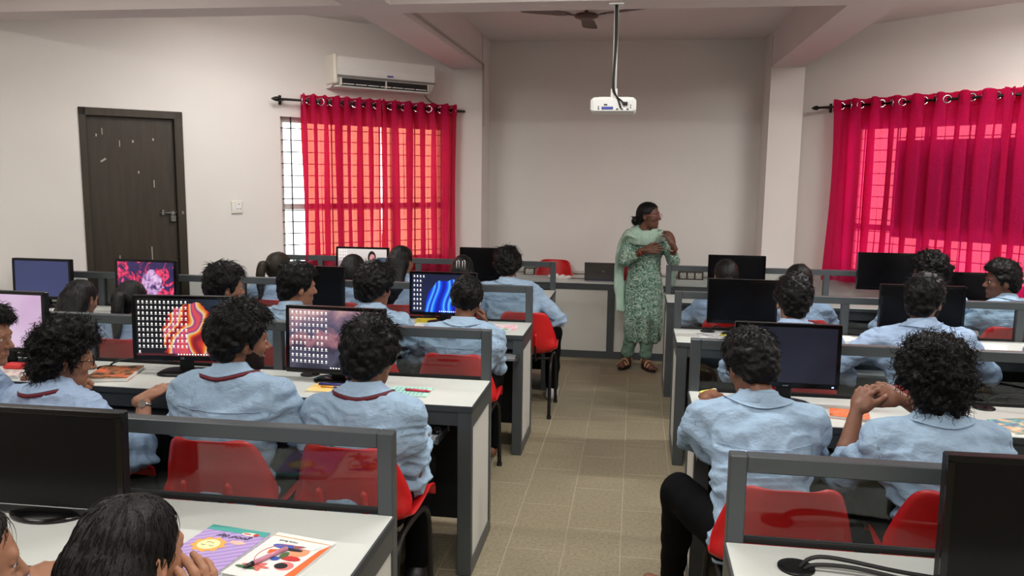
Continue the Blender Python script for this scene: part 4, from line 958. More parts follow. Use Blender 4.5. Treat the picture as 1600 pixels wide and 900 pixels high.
def hand_mesh(wrist, d, nrm, side, curl=.5, h=.004, spread=.10, thumb=.5):
    """d: direction of the hand, nrm: back of the hand, side=+1 thumb towards cross(d,nrm)"""
    d = unit(d); n = unit(np.array(nrm)-d*(np.array(nrm)@d)); t = np.cross(d, n)*side; B = np.array([d, t, n])
    W = np.array(wrist, float); pt = lambda x, y, z: W+d*x+t*y+n*z
    F = Field(W-.21, W+.21, h)
    F.cap(pt(-.03, 0, 0), pt(.03, 0, 0), .025, .024, k=.015); F.ell(pt(.055, 0, 0), (.052, .041, .016), B, k=.015); F.cap(pt(.03, .02, -.006), pt(.06, .034, -.008), .016, .013, k=.012)
    for k, (y, L, r) in enumerate(((.029, .070, .0088), (.0095, .078, .0092), (-.0105, .073, .0088), (-.029, .058, .0078))):
        p = np.array([.092 if k in (1, 2) else .086, y, .002]); a = 0.0; sp = spread*(1.5-k)*.8; pts = [np.array([.06, y*.8, .002]), p]
        for q, (fr, cu) in enumerate(((.46, .75), (.30, 1.0), (.24, .7))):
            a += curl*cu; p = p+L*fr*np.array([math.cos(a)*math.cos(sp), math.cos(a)*math.sin(sp), -math.sin(a)]); pts.append(p)
        rr = [r*1.05, r*1.08, r, r*.95, r*.8]
        for q in range(4): F.cap(pt(*pts[q]), pt(*pts[q+1]), rr[q], rr[q+1], k=.005)
    p0 = np.array([.028, .030, -.006]); p1 = p0+np.array([.036, .022*thumb*2, -.010]); p2 = p1+np.array([.030, .008, -.012*curl*2]); p3 = p2+np.array([.022, -.004, -.010*curl*2])
    F.cap(pt(*p0), pt(*p1), .014, .0115, k=.01); F.cap(pt(*p1), pt(*p2), .0112, .010, k=.005); F.cap(pt(*p2), pt(*p3), .010, .0075, k=.005)
    return F.mesh()

def short_hair(kind, h, nstr, seed):
    """hair in the head frame; returns mesh of a cap plus locks"""
    rng = np.random.default_rng(seed); F = Field((-.17, -.19, -.16), (.17, .18, .22), h)
    P = dict(short=(.016, .030, 0), volume=(.027, .042, 0), curly=(.036, .048, 0), fade=(.009, .034, 0), quiff=(.014, .042, .02))[kind]
    s, tp, fr = P
    F.ell((0, -.014, .032), (.074+s, .096+s, .085+s*.9), k=.03); F.ell((0, -.004, .062), (.066+s*.8+tp*.15, .088+tp*.3, .058+tp), k=.05)
    F.ell((0, .045, .085), (.055, .045, .03+fr+tp*.3), k=.04)
    if kind != 'fade': F.ell((0, -.072, -.03), (.062+s*.3, .034+s*.4, .060), k=.03)
    if kind in ('curly',): F.ell((0, -.06, -.05), (.078+s*.4, .05+s*.3, .06), k=.03)
    F_ = F.F; n = F.n
    y = (F.lo[1]+h*np.arange(n[1]))[None, :, None]; zz = (F.lo[2]+h*np.arange(n[2]))[None, None, :]; x = np.abs(F.lo[0]+h*np.arange(n[0]))[:, None, None]
    nape = dict(short=-.075, volume=-.085, curly=-.105, fade=-.055, quiff=-.075)[kind]
    zl = np.interp(y, [-.2, -.06, -.022, -.004, .012, .022, .055, .075, .2], [nape, nape, -.035 if kind != 'curly' else -.05, .026, .0, -.025, .045, .082, .10])
    zl = np.where((x < .05) & (y > .0), np.maximum(zl, .062), zl)
    c = (zl-zz)*.8; k = .012; q = np.maximum(k-np.abs(F_-c), 0)/k; F.F = (np.maximum(F_, c)+q*q*k*.25).astype(np.float32)
    V, Fc = F.mesh(); N = vnormals(V, Fc)
    if kind == 'curly': disp = .013*noise3(V+seed, 38)+.010*noise3(V+seed*2, 75)
    elif kind in ('volume', 'quiff'): disp = .009*noise3(V+seed, (34, 22, 30))+.006*noise3(V+seed*2, 70)
    else: disp = .007*noise3(V+seed, (36, 26, 32))+.0045*noise3(V+seed*2, 75)
    V = V+N*disp[:, None]; N = vnormals(V, Fc); parts = [(V, Fc)]
    if nstr:
        i = rng.integers(0, len(V), nstr); R0 = V[i]; Nn = N[i]; r0 = R0-np.array([0, -.04, .12])
        crown = np.array([0, -.05, .13]); T = R0-crown; T = T-Nn*(T*Nn).sum(1)[:, None]; T /= np.linalg.norm(T, axis=1)[:, None]+1e-9
        T = T+rng.normal(0, .45, T.shape); T /= np.linalg.norm(T, axis=1)[:, None]
        top = np.clip((R0[:, 2]-.0)/.12, .15, 1)[:, None]
        if kind == 'curly':
            K = 11; t = np.linspace(0, 1, K); L = rng.uniform(.025, .05, nstr); rad = rng.uniform(.006, .011, nstr)*np.clip(.5+.5*top[:, 0], .5, 1); ph = rng.uniform(0, 6.28, nstr); tw = rng.uniform(7, 11, nstr)
            Ax = Nn*.55+T*.6; Ax /= np.linalg.norm(Ax, axis=1)[:, None]; A1 = np.cross(Ax, rng.normal(0, 1, Ax.shape)); A1 /= np.linalg.norm(A1, axis=1)[:, None]; A2 = np.cross(Ax, A1)
            C = R0[:, None]-Nn[:, None]*.006+Ax[:, None]*(L[:, None]*t)[:, :, None]; an = ph[:, None]+tw[:, None]*t; ra = rad[:, None]*np.minimum(1, t*3+.2)
            paths = C+A1[:, None]*(ra*np.cos(an))[:, :, None]+A2[:, None]*(ra*np.sin(an))[:, :, None]; parts.append(strands_np(paths, .0019, .0006))
        else:
            K = 6; t = np.linspace(0, 1, K)[None, :, None]; ln = dict(short=.036, volume=.045, fade=.03, quiff=.042)[kind]; L = (rng.uniform(.5, 1.2, nstr)*ln)[:, None, None]*top[:, None]
            lift = dict(short=.34, volume=.32, fade=.28, quiff=.34)[kind]*top[:, None]
            paths = R0[:, None]-Nn[:, None]*.004+L*(T[:, None]*t+Nn[:, None]*lift*(t-.75*t*t)*1.6); paths[:, :, 2] -= (L*t*t*.18)[:, :, 0]
            ok = ~((paths[:, -1, 1] > .075) & (paths[:, -1, 2] < .05)); paths = paths[ok]
            parts.append(strands_np(paths, .0021, .0004))
    return join(parts)
def sleek_hair(kind, h, seed, nstr=0):
    """long smooth hair in the head frame; kinds: pony, long, bob, bun"""
    F = Field((-.16, -.26, -.46 if kind in ('long', 'pony', 'braid') else -.30), (.16, .12, .16), h); rng = np.random.default_rng(seed)
    F.ell((0, -.012, .032), (.083, .105, .093), k=.03)
    if kind != 'bun' and kind != 'pony': F.ell((0, -.055, -.03), (.082, .062, .085), k=.03)
    else: F.ell((0, -.065, -.015), (.070, .045, .07), k=.03)
    n = F.n; y = (F.lo[1]+h*np.arange(n[1]))[None, :, None]; zz = (F.lo[2]+h*np.arange(n[2]))[None, None, :]
    zl = np.interp(y, [-.2, -.06, -.02, .0, .03, .06, .08], [-.09, -.09, -.05, .022, .022, .07, .10])
    if kind in ('long', 'bob'): zl = np.interp(y, [-.2, -.01, .02, .05, .075], [-.4, -.4, -.02, .06, .10])
    c = (zl-zz)*.8; F.F = np.maximum(F.F, c).astype(np.float32)
    if kind == 'pony':
        F.ell((0, -.118, .015), (.024, .022, .026), k=.012)
        P = bez([(0, -.125, .015), (.005, -.165, .0), (.012, -.175, -.08), (.01, -.155, -.2), (.0, -.145, -.30)], 16); r = np.interp(np.linspace(0, 1, len(P)), [0, .2, .6, 1], [.018, .032, .030, .010])
        for i in range(len(P)-1): F.cap(P[i], P[i+1], r[i], r[i+1], k=.01)
    elif kind == 'long':
        for a, b, ra, rb in (((-.045, -.06, -.02), (-.055, -.10, -.20), .05, .045), ((.045, -.06, -.02), (.055, -.10, -.20), .05, .045), ((0, -.09, 0), (0, -.125, -.22), .055, .05), ((-.055, -.10, -.2), (-.04, -.12, -.38), .045, .02), ((.055, -.10, -.2), (.045, -.12, -.38), .045, .02), ((0, -.125, -.22), (0, -.135, -.40), .05, .02)): F.cap(a, b, ra, rb, k=.03)
    elif kind == 'bob':
        for a, b, ra, rb in (((-.04, -.06, -.02), (-.045, -.065, -.14), .05, .035), ((.04, -.06, -.02), (.045, -.065, -.14), .05, .035), ((0, -.08, 0), (0, -.085, -.15), .05, .035)): F.cap(a, b, ra, rb, k=.03)
    elif kind == 'bun':
        F.ell((.0, -.125, -.055), (.045, .035, .04), k=.015); F.cap((0, -.14, -.03), (.0, -.165, -.02), .012, .006, k=.01)
    V, Fc = F.mesh(); N = vnormals(V, Fc); an = np.arctan2(V[:, 0], V[:, 1]+.02)
    g = np.stack([an*6, V[:, 2]*2.5, np.full(len(V), seed)], 1)
    V = V+N*(.0022*noise3(g, (3.1, 3, 1))+.003*noise3(V+seed, 18))[:, None]
    parts = [(V, Fc)]
    if nstr:
        N = vnormals(V, Fc); i = rng.integers(0, len(V), nstr); R0 = V[i]; Nn = N[i]; T = np.tile([[0, -.25, -1.0]], (nstr, 1))+rng.normal(0, .12, (nstr, 3))
        T = T-Nn*(T*Nn).sum(1)[:, None]; T /= np.linalg.norm(T, axis=1)[:, None]+1e-9; t = np.linspace(0, 1, 6)[None, :, None]; L = rng.uniform(.02, .06, nstr)[:, None, None]
        paths = R0[:, None]+Nn[:, None]*(.001+.002*np.sin(t*3.1))+T[:, None]*L*t-Nn[:, None]*L*t*t*.45; parts.append(strands_np(paths, .0011, .0003))
    return join(parts)

def person(label, X, Yh, ztop, face=0.0, hyaw=0.0, hpitch=.12, hroll=0.0, lean=.10, side=0.0, hands=(None, None), hcurl=(.5, .5), hnorm=((0, 0, 1), (0, 0, 1)), hdir=(None, None), sleeve=('long', 'long'), hair='short',
           skin_m=0, shirt=0, near=1, lanyard=False, beard=False, glasses=False, female=False, knees=None, ankles=None, barefoot=False, shoe=None, elbow_pole=None, watch=None, seed=1, trous=True, hair_m=None, wsh=1.0, hscale=1.0, clip=False):
    """seated student; X,Yh head position, ztop crown height; near 2 close, 1 middle, 0 far"""
    rng = np.random.default_rng(seed); hb = {2: .0075, 1: .010, 0: .014}[near]; hh = {2: .0045, 1: .006, 0: .0075}[near]; hd = {2: .0035, 1: .005, 0: .006}[near]
    fw = np.array([-math.sin(face), math.cos(face), 0.0]); rt_ = np.array([math.cos(face), math.sin(face), 0.0]); up = np.array([0, 0, 1.0])
    hthick = dict(volume=.055, curly=.055, quiff=.05, short=.035, fade=.037).get(hair, .018)
    Hc = np.array([X, Yh, ztop-hthick-.115*hscale]); HB = head_basis(face+hyaw, hpitch, hroll)
    Pv = np.array([X, Yh, 0.0])-fw*lean-rt_*side; Pv[2] = .50
    Nb = Hc+HB @ np.array([0, -.035, -.15])*.6+np.array([0, 0, -.15])*.4-fw*.02; Nb[2] += .012
    sw_ = (.172 if not female else .15)*wsh
    sh = [Nb-rt_*sw_-up*.062, Nb+rt_*sw_-up*.062]; spine = unit(Nb-Pv); ft = unit(np.cross(spine, rt_)*-1); ft = unit(fw-spine*(fw@spine)); B = np.array([rt_, ft, spine])
    root = empty('person', (Pv[0], Pv[1], 0)); R0 = np.array([Pv[0], Pv[1], 0])
    # arms
    arms = []
    for s in (0, 1):
        sg = -1 if s == 0 else 1
        tgt = hands[s] if hands[s] is not None else (Pv+fw*.44+rt_*sg*.13+up*.26)
        tgt = np.array(tgt, float); hdv = np.array(hdir[s], float) if hdir[s] is not None else unit(fw*1+rt_*(-sg)*.45)
        wr = tgt-unit(hdv)*.085
        pole = np.array(elbow_pole[s]) if elbow_pole and elbow_pole[s] is not None else rt_*sg*.8-up*.8-fw*.25
        el, wr2 = ik(sh[s], wr, .275, .245, pole); arms.append((sh[s], el, wr2, unit(hdv) if np.linalg.norm(wr2-wr) < .02 else unit(wr2-el)))
    kn = knees or [Pv-rt_*.11+fw*.40+up*.02, Pv+rt_*.11+fw*.40+up*.02]; ak = ankles or [np.array([*(kn[0]+fw*-.02-rt_*.0)[:2], .09]), np.array([*(kn[1]+fw*-.02)[:2], .09])]
    kn = [np.array(q, float) for q in kn]; ak = [np.array(q, float) for q in ak]
    hips = [Pv-rt_*.09, Pv+rt_*.09]
    allp = np.array([Hc, Nb, Pv]+[q for a in arms for q in a[:3]]+kn+ak); lo = allp.min(0)-.2; hi = allp.max(0)+.2; lo[2] = -.02
    # body (skin)
    F = Field(lo, hi, hb); F.cap(Hc+HB @ np.array([0, -.03, -.10]), Nb, .046, .055, k=.02); F.cap(Nb+fw*.01, Nb-up*.10+ft*.01, .050, .05, k=.02); F.cap(Nb-up*.10+ft*.01, Pv, .06, .08, k=.03); F.cap(sh[0]-up*.01, sh[1]-up*.01, .036, .036, k=.02)
    for (a, e, w_, _) in arms: F.cap(a, e, .046, .037, k=.02); F.cap(e, e+(w_-e)*.4, .037, .038, k=.01); F.cap(e+(w_-e)*.4, w_, .038, .025, k=.01)
    for hp, k_, an in zip(hips, kn, ak): F.cap(hp, k_, .06, .048, k=.03); F.cap(k_, an, .048, .035, k=.02)
    if barefoot or shoe is None:
        for an in ak: F.cap(an, an-up*.045+fw*.06, .035, .03, k=.02); F.cap(an-up*.045-fw*.03, an-up*.05+fw*.12, .032, .025, k=.02)
    V, Fc = F.mesh(); parts = [(V, Fc)]
    v, f = head_mesh(hd, female); parts.append(((v*hscale) @ HB.T+Hc, f))
    for s, (a, e, w_, dv) in enumerate(arms):
        if hands[s] is not None or near >= 1: parts.append(hand_mesh(w_, dv, hnorm[s], -1 if s == 1 else 1, hcurl[s], {2: .0038, 1: .005, 0: .007}[near]))
    if barefoot:
        an = ak[barefoot-1]; fdir = fw; FF = Field(an-.2, an+.25, .005)
        fd = unit(np.array([-.55, .35, 0])); sd = np.array([fd[1], -fd[0], 0]); b0 = np.array([an[0], an[1], .03])
        FF.cap(b0-fd*.03, b0+fd*.11, .032, .028, k=.03); FF.cap(np.array(an), b0, .034, .034, k=.03)
        for q in range(5): FF.cap(b0+fd*.10+sd*(-.032+q*.016)+up*-.008, b0+fd*(.155-.010*abs(q-1)*1.0)+sd*(-.040+q*.019)-up*.014, .011 if q else .014, .010 if q else .013, k=.006)
        parts.append(FF.mesh())
    V, Fc = join(parts); mesh_np('body', V, Fc, SK[skin_m], root)
    # shirt
    F = Field(lo, hi, hb); Lsp = np.linalg.norm(Nb-Pv); at = lambda t, q=0.0: Pv+(Nb-Pv)*t+ft*q
    wsx = wsh*(1.0 if not female else .88)
    F.ell(at(.0), (.170*wsx, .125, .12), B, k=.05); F.ell(at(.36, .0), (.158*wsx, .118, .19), B, k=.05); F.ell(at(.68, -.004), (.168*wsx, .112, .17), B, k=.05)
    F.cap(sh[0]-up*.01, sh[1]-up*.01, .060, .060, k=.05); F.ell(Nb-up*.02-ft*.004, (.085, .078, .055), B, k=.04)
    for q in sh: F.cap(Nb-up*.005, q, .052, .058, k=.05)
    F.cap(sh[0]-up*.07+rt_*.03, sh[1]-up*.07-rt_*.03, .085, .085, k=.04)
    for s, (a, e, w_, _) in enumerate(arms):
        F.cap(a, e, .063, .054, k=.035)
        if sleeve[s] == 'long': F.cap(e, w_, .053, .036, k=.02)
        elif sleeve[s] == 'elbow': F.cap(e, e+(w_-e)*.28, .052, .050, k=.02)
        elif sleeve[s] == 'half': pass
    # shirt ends below the collar
    V, Fc = F.mesh(); N = vnormals(V, Fc)
    W = V+np.stack([noise3(V+seed*7, 6), noise3(V+seed*5, 6), noise3(V+seed*2, 6)], 1)*.045
    fold = noise3(W+seed, (8, 8, 20))*.009-np.abs(noise3(W+seed*3, (8, 8, 30)))*.017-np.abs(noise3(W+seed*4, (26, 26, 11)))*.010+noise3(V-seed, (30, 30, 44))*.002+.009
    for s, (a, e, w_, _) in enumerate(arms):
        dd = np.linalg.norm(V-e, axis=1); fold += np.exp(-(dd/.09)**2)*.006*np.sin(((V-e) @ unit(w_-a))*150)
    low = np.clip((.80-V[:, 2])/.2, 0, 1); fold += low*.009*np.sin(V[:, 2]*70+noise3(V+seed, 10)*5)
    V = V+N*fold[:, None]; mesh_np('shirt', V, Fc, SH[shirt], root); SV = V
    # collar
    nU = unit(Hc+HB @ np.array([0, -.03, -.1])-Nb); nU = unit(nU+up*.6); ca = np.linspace(0, 2*math.pi, 28, endpoint=False); c1 = unit(rt_-nU*(rt_@nU)); c2 = np.cross(nU, c1); C0 = Nb+nU*.012
    def surf(hgt, q, lim=.15, mn=.07):
        rel = SV-C0; hh_ = rel @ nU; xx = rel @ c1; yy = rel @ c2; rad = np.hypot(xx, yy); da = np.abs((np.arctan2(yy, xx)-q+math.pi) % (2*math.pi)-math.pi)
        k_ = (np.abs(hh_-hgt) < .010) & (da < .22) & (rad < lim); return max(mn, np.median(rad[k_])) if k_.any() else mn
    lev = lambda q: -.012+.022*math.cos(q)**2-.045*max(0, math.sin(q))
    sr_ = np.array([surf(lev(q), q) for q in ca]); sr_ = np.minimum(sr_, .115); sr_ = (np.roll(sr_, 1)+2*sr_+np.roll(sr_, -1))/4
    rings = [np.array([C0+nU*(lev(q)+.004)+(c1*math.cos(q)+c2*math.sin(q))*(r_+.006) for q, r_ in zip(ca, sr_)])]
    for hgt, rx, ry in ((.010, .083, .079), (.042, .069, .066), (.046, .066, .062), (.036, .063, .060), (.0, .066, .062)):
        rings.append(np.array([C0+nU*(hgt-.022*max(0, math.cos(q-math.pi/2)))+c1*rx*math.cos(q)+c2*ry*math.sin(q) for q in ca]))
    V = np.concatenate(rings); n = 28; f = [(r_*n+i, r_*n+(i+1) % n, (r_+1)*n+(i+1) % n, (r_+1)*n+i) for r_ in range(len(rings)-1) for i in range(n)]; mesh_np('collar', V, f, SH[shirt], root)
    if lanyard:
        D_ = np.array([c1*math.cos(q)+c2*math.sin(q) for q in ca]); P = np.array([C0+nU*(lev(q)-.004) for q in ca])+D_*(sr_+.003)[:, None]
        V1 = np.concatenate([P-nU*.008, P+nU*.006, P+nU*.006+D_*.005, P-nU*.008+D_*.006])
        mesh_np('lanyard', V1, [(r_*n+i, r_*n+(i+1) % n, ((r_+1) % 4)*n+(i+1) % n, ((r_+1) % 4)*n+i) for r_ in range(4) for i in range(n)], M_LANY, root)
    if near >= 1:
        rel = SV-Nb; xx = rel @ rt_; bb_ = -(rel @ fw); zz_ = SV[:, 2]; zy = min(sh[0][2], sh[1][2])-.035; pts = []
        for x_ in np.linspace(-sw_*.92, sw_*.92, 15):
            k_ = (np.abs(xx-x_) < .014) & (np.abs(zz_-zy) < .014) & (bb_ > 0)
            if k_.any(): pts.append(Nb+rt_*x_-fw*(bb_[k_].max()-.0005)+up*(zy-Nb[2]))
        if len(pts) > 4: MB().tube(bez(pts, 40), .0016, 5).obj('yoke_seam', SH[shirt], root, smooth=True)
        for s in (0, 1):
            a, e = arms[s][0], arms[s][1]; ax_ = unit(unit(e-a)*.5+rt_*(1 if s else -1)); c0 = a+ax_*.018; q1 = unit(np.cross(ax_, up)); q2 = np.cross(ax_, q1); rel = SV-c0; k0 = np.abs(rel @ ax_) < .008; pts = []
            an2 = np.arctan2(rel @ q2, rel @ q1); rd = np.hypot(rel @ q2, rel @ q1)
            for q in np.linspace(-math.pi, math.pi, 25)[:-1]:
                k_ = k0 & (np.abs((an2-q+math.pi) % (2*math.pi)-math.pi) < .2) & (rd < .12)
                if k_.any(): pts.append((q, np.median(rd[k_])))
            if len(pts) > 12: MB().tube([c0+(q1*math.cos(q)+q2*math.sin(q))*r_ for q, r_ in pts], .0017, 5).obj('sleeve_seam', SH[shirt], root, smooth=True)
    if trous:
        F = Field(lo, hi, .013 if near else .018); F.ell(Pv-up*.02, (.165, .125, .09), B, k=.04)
        for hp, k_, an in zip(hips, kn, ak): F.cap(hp, k_, .088, .068, k=.04); F.cap(k_, an+up*.0, .068, .050, k=.03)
        V, Fc = F.mesh(); N = vnormals(V, Fc); V = V+N*(noise3(V+seed, 16)*.006)[:, None]; V[:, 2] = np.maximum(V[:, 2], .045); mesh_np('trousers', V, Fc, M_TROU, root)
    if shoe is not None:
        for an in ak:
            F = Field(an-.2, an+.25, .008); b0 = np.array([an[0], an[1], .04]); F.cap(b0-fw*.05, b0+fw*.14, .042, .036, k=.03); F.cap(an, b0, .042, .04, k=.03); V, Fc = F.mesh(); V[:, 2] = np.maximum(V[:, 2], .002); mesh_np('shoe', V, Fc, shoe, root)
    # hair
    if hair in ('short', 'volume', 'curly', 'fade', 'quiff'): v, f = short_hair(hair, hh, {2: 2000, 1: 1000, 0: 300}[near] if hair != 'curly' else {2: 900, 1: 450, 0: 200}[near], seed)
    else: v, f = sleek_hair(hair, hh, seed, {2: 1500, 1: 500, 0: 200}[near])
    hobj = mesh_np('hair', (np.asarray(v)*hscale) @ HB.T+Hc, f, hair_m or (M_HAIR if hair in ('short', 'volume', 'curly', 'fade', 'quiff') else M_HAIRG), root)
    T = lambda p: Hc+HB @ (np.array(p, float)*hscale)
    # eyes, brows
    mb = MB()
    for s in (-1, 1): 
        Fe = Field((-.013,)*3, (.013,)*3, .004); Fe.ell((0, 0, 0), (.0098,)*3); v, f = Fe.mesh(); mb.add([T(q+np.array([s*.031, .0785, .008])) for q in v], f)
    mb.obj('eyes', M_EYE, root, smooth=True)
    mb = MB()
    for s in (-1, 1): mb.tube([T((s*.031+s*q, .0872-abs(q)*.2, .008)) for q in (-.004, 0, .004)], [.002, .0035, .002], 6)
    mb.obj('irises', M_BLACKM, root, smooth=True)
    mb = MB()
    for s in (-1, 1): mb.tube([T((s*(.014+.012*q), .091-.005*q*q, .029+.003*math.sin(q*1.6))) for q in (0, 1, 2, 3)], [.003, .004, .0035, .0015], 6)
    mb.obj('eyebrows', M_HAIR, root, smooth=True)
    mb = MB().tube([T((x_, .0925-.18*abs(x_), -.060)) for x_ in (-.019, -.01, 0, .01, .019)], [.002, .005, .0055, .005, .002], 6).obj('lips', M_LIP, root, smooth=True)
    if beard:
        F = Field((-.105, -.05, -.15), (.105, .14, .05), .005); F.ell((0, .030, -.022), (.0625, .0625, .087), k=.03); F.ell((0, .040, -.078), (.0455, .0475, .0395), k=.03); F.ell((0, .078, -.098), (.0215, .0175, .0155), k=.015); F.cap((-.016, .087, -.045), (.016, .087, -.045), .005, .005, k=.008)
        n_ = F.n; y = (F.lo[1]+.005*np.arange(n_[1]))[None, :, None]; zz = (F.lo[2]+.005*np.arange(n_[2]))[None, None, :]; x = np.abs(F.lo[0]+.005*np.arange(n_[0]))[:, None, None]
        lim = np.where(y > .06, np.where(x < .022, -.042, -.05-.3*(y-.06)), np.interp(y, [-.02, .0, .02, .06], [.02, .02, -.02, -.05])); c = np.maximum((zz-lim)*.8, (.0-y)*.9); F.F = np.maximum(F.F, c).astype(np.float32)
        v, f = F.mesh(); v = v+vnormals(v, f)*(noise3(v+seed, 90)*.0012+.0002)[:, None]; mesh_np('beard', v @ HB.T+Hc, f, M_BEARD, root)
    if glasses:
        mb = MB()
        for s in (-1, 1):
            mb.tube([T((s*.033+.023*math.cos(q), .103, .006+.018*math.sin(q))) for q in np.linspace(0, 2*math.pi, 18, endpoint=False)], .0016, 5, closed=True); mb.tube([T((s*.056, .101, .010)), T((s*.078, .05, .012)), T((s*.084, -.015, .008)), T((s*.082, -.03, -.01))], .0018, 5)
        mb.tube([T((-.010, .104, .010)), T((0, .108, .012)), T((.010, .104, .010))], .0016, 5); mb.obj('eyeglasses', glasses if not isinstance(glasses, (bool, int)) else M_BLACKG, root, smooth=True)
    if watch is not None:
        a, e, w_, dv = arms[watch]; d_ = unit(w_-e); c = w_-d_*.03; q1 = unit(np.cross(d_, up)); q2 = np.cross(d_, q1)
        wt = MB().tube([c+q1*.030*math.cos(q)+q2*.030*math.sin(q) for q in np.linspace(0, 2*math.pi, 20, endpoint=False)], .006, 6, closed=True).obj('wrist_watch', M_CHROME, root, smooth=True)
        MB().tube([c-q2*.026, c-q2*.037], .017, 16).obj('watch_case', M_CHROME, wt)
    if clip:
        mb = MB()
        for s in (-1, 1): mb.tube([T((s*.022-.01, -.118, .075-.0*s)), T((s*.022-.01, -.126, .02)), T((s*.022+.008, -.126, .018)), T((s*.022+.008, -.118, .072)), T((s*.022-.0, -.11, .08))], .0028, 6)
        mb.obj('hair_clips', M_WHITE, root, smooth=True)
    return tag(root, label, 'person', 'students at the desks')

def up_z(r): return None
S = lambda r: YF(r)-DEP-.33
BACK = -.245
def seat(p_x, row, label, dy=0.0, rz=0.0): return chair(p_x, YF(row)-DEP-.43+.035+dy, rz, label)

# ---- nearest left row
person('girl with sleek black hair resting her cheek on her hand, nearest left desk', -.915, 1.31, 1.13, hyaw=-.25, hpitch=.15, lean=.06, hands=((-1.05, 1.60, .80), (-.80, 1.36, .915)), hdir=((.5, 1, 0), (-.15, .12, 1)), hnorm=((0, 0, 1), (1, -.3, .1)), hcurl=(.5, .35), hair='bob', skin_m=3, shirt=1, near=2, female=True, seed=11, elbow_pole=(None, (.6, .3, -1)))
person('girl with long dark hair cut off by the left edge, nearest left desk', -1.245, 1.27, 1.10, hyaw=-.7, hpitch=.15, lean=.05, hair='bob', skin_m=3, shirt=1, near=2, female=True, seed=12)
seat(-.915, 1, 'red chair of the girl with sleek black hair', -.03); seat(-1.36, 1, 'red chair of the girl at the left edge', -.05)
# ---- second left row
person('boy with wavy black hair and maroon lanyard, second left desk at the aisle', -.98, 2.90, 1.195, hyaw=-.22, hpitch=.18, lean=.13, hands=((-1.10, 3.22, .79), (-.87, 3.19, .67)), hair='volume', skin_m=1, shirt=0, near=2, lanyard=True, seed=21, elbow_pole=(None, (.12, -.35, -1)), shoe=M_SHOE, wsh=.96)
person('boy with thick hair and beard looking right, beside the swirl monitor', -1.49, 2.87, 1.245, face=-.08, hyaw=-.75, hpitch=.10, lean=.12, hands=((-1.62, 3.20, .79), (-1.34, 3.20, .66)), hair='volume', skin_m=1, shirt=0, near=2, lanyard=True, beard=True, seed=22, wsh=1.1)
person('curly-haired boy in glasses with a wrist watch, second left desk', -2.27, 2.90, 1.13, face=-.15, hyaw=-.75, hpitch=.2, lean=.12, hands=((-2.45, 3.2, .79), (-1.955, 3.06, .81)), hdir=(None, (.35, .9, .25)), hair='curly', skin_m=0, shirt=1, near=2, lanyard=True, glasses=True, seed=23, watch=1, sleeve=('long', 'elbow'), elbow_pole=(None, (.5, -.2, -1)), hcurl=(.5, .3))
person('boy in profile facing right at the left edge, second left desk', -2.70, 2.98, 1.165, face=-.5, hyaw=-.85, hpitch=.15, lean=.12, hair='short', skin_m=0, shirt=1, near=2, beard=False, seed=24)
seat(-.985, 2, 'red chair of the lanyard boy by the aisle', .02, -.05); seat(-1.50, 2, 'red chair of the bearded boy looking right', .0); seat(-2.22, 2, 'red chair of the curly-haired boy in glasses', .0, -.1); seat(-2.78, 2, 'red chair of the boy in profile at the left edge', .0, -.3)
# ---- third left row
person('boy with a short haircut holding his chin, third left desk at the aisle', -.94, 4.47, 1.155, hyaw=.12, hpitch=.12, hroll=.10, lean=.14, hands=((-1.10, 4.78, .79), (-.875, 4.60, .92)), hdir=(None, (-.25, -.1, 1)), hnorm=((0, 0, 1), (.8, .5, 0)), hcurl=(.5, .8), hair='fade', skin_m=1, shirt=0, near=1, seed=31, elbow_pole=(None, (.15, .3, -1)), glasses=M_WHITE)
person('boy with tall wavy hair behind the mountain monitor, third left desk', -1.475, 4.45, 1.235, hyaw=-.45, hpitch=.1, lean=.12, hair='volume', skin_m=1, shirt=0, near=1, seed=32)
person('boy turned right in front of a black monitor, third left desk', -1.93, 4.42, 1.21, face=-.2, hyaw=-.65, hpitch=.1, lean=.10, hair='short', skin_m=0, shirt=0, near=1, seed=33)
person('boy with bushy hair beside the door, third left desk', -2.40, 4.45, 1.205, face=-.1, hyaw=-.75, hpitch=.1, lean=.10, hair='volume', skin_m=0, shirt=1, near=1, seed=34)
person('girl with smooth dark hair before the violet screen, third left desk', -3.01, 4.45, 1.07, hyaw=.1, hpitch=.25, lean=.14, hair='pony', skin_m=0, shirt=1, near=1, female=True, seed=35)
person('girl with long wavy hair before the navy screen, third left desk', -3.37, 4.48, 1.06, hyaw=-.1, hpitch=.3, lean=.16, hair='long', skin_m=0, shirt=1, near=1, female=True, seed=36, wsh=1.1)
for x, l in ((-.95, 'chin-holding boy at the third left desk'), (-1.475, 'tall-haired boy at the third left desk'), (-1.93, 'boy before the black monitor, third left desk'), (-2.42, 'bushy-haired boy beside the door'), (-2.93, 'girl with smooth hair before the violet screen'), (-3.42, 'long-haired girl before the navy screen')): seat(x, 3, 'red chair of the '+l)
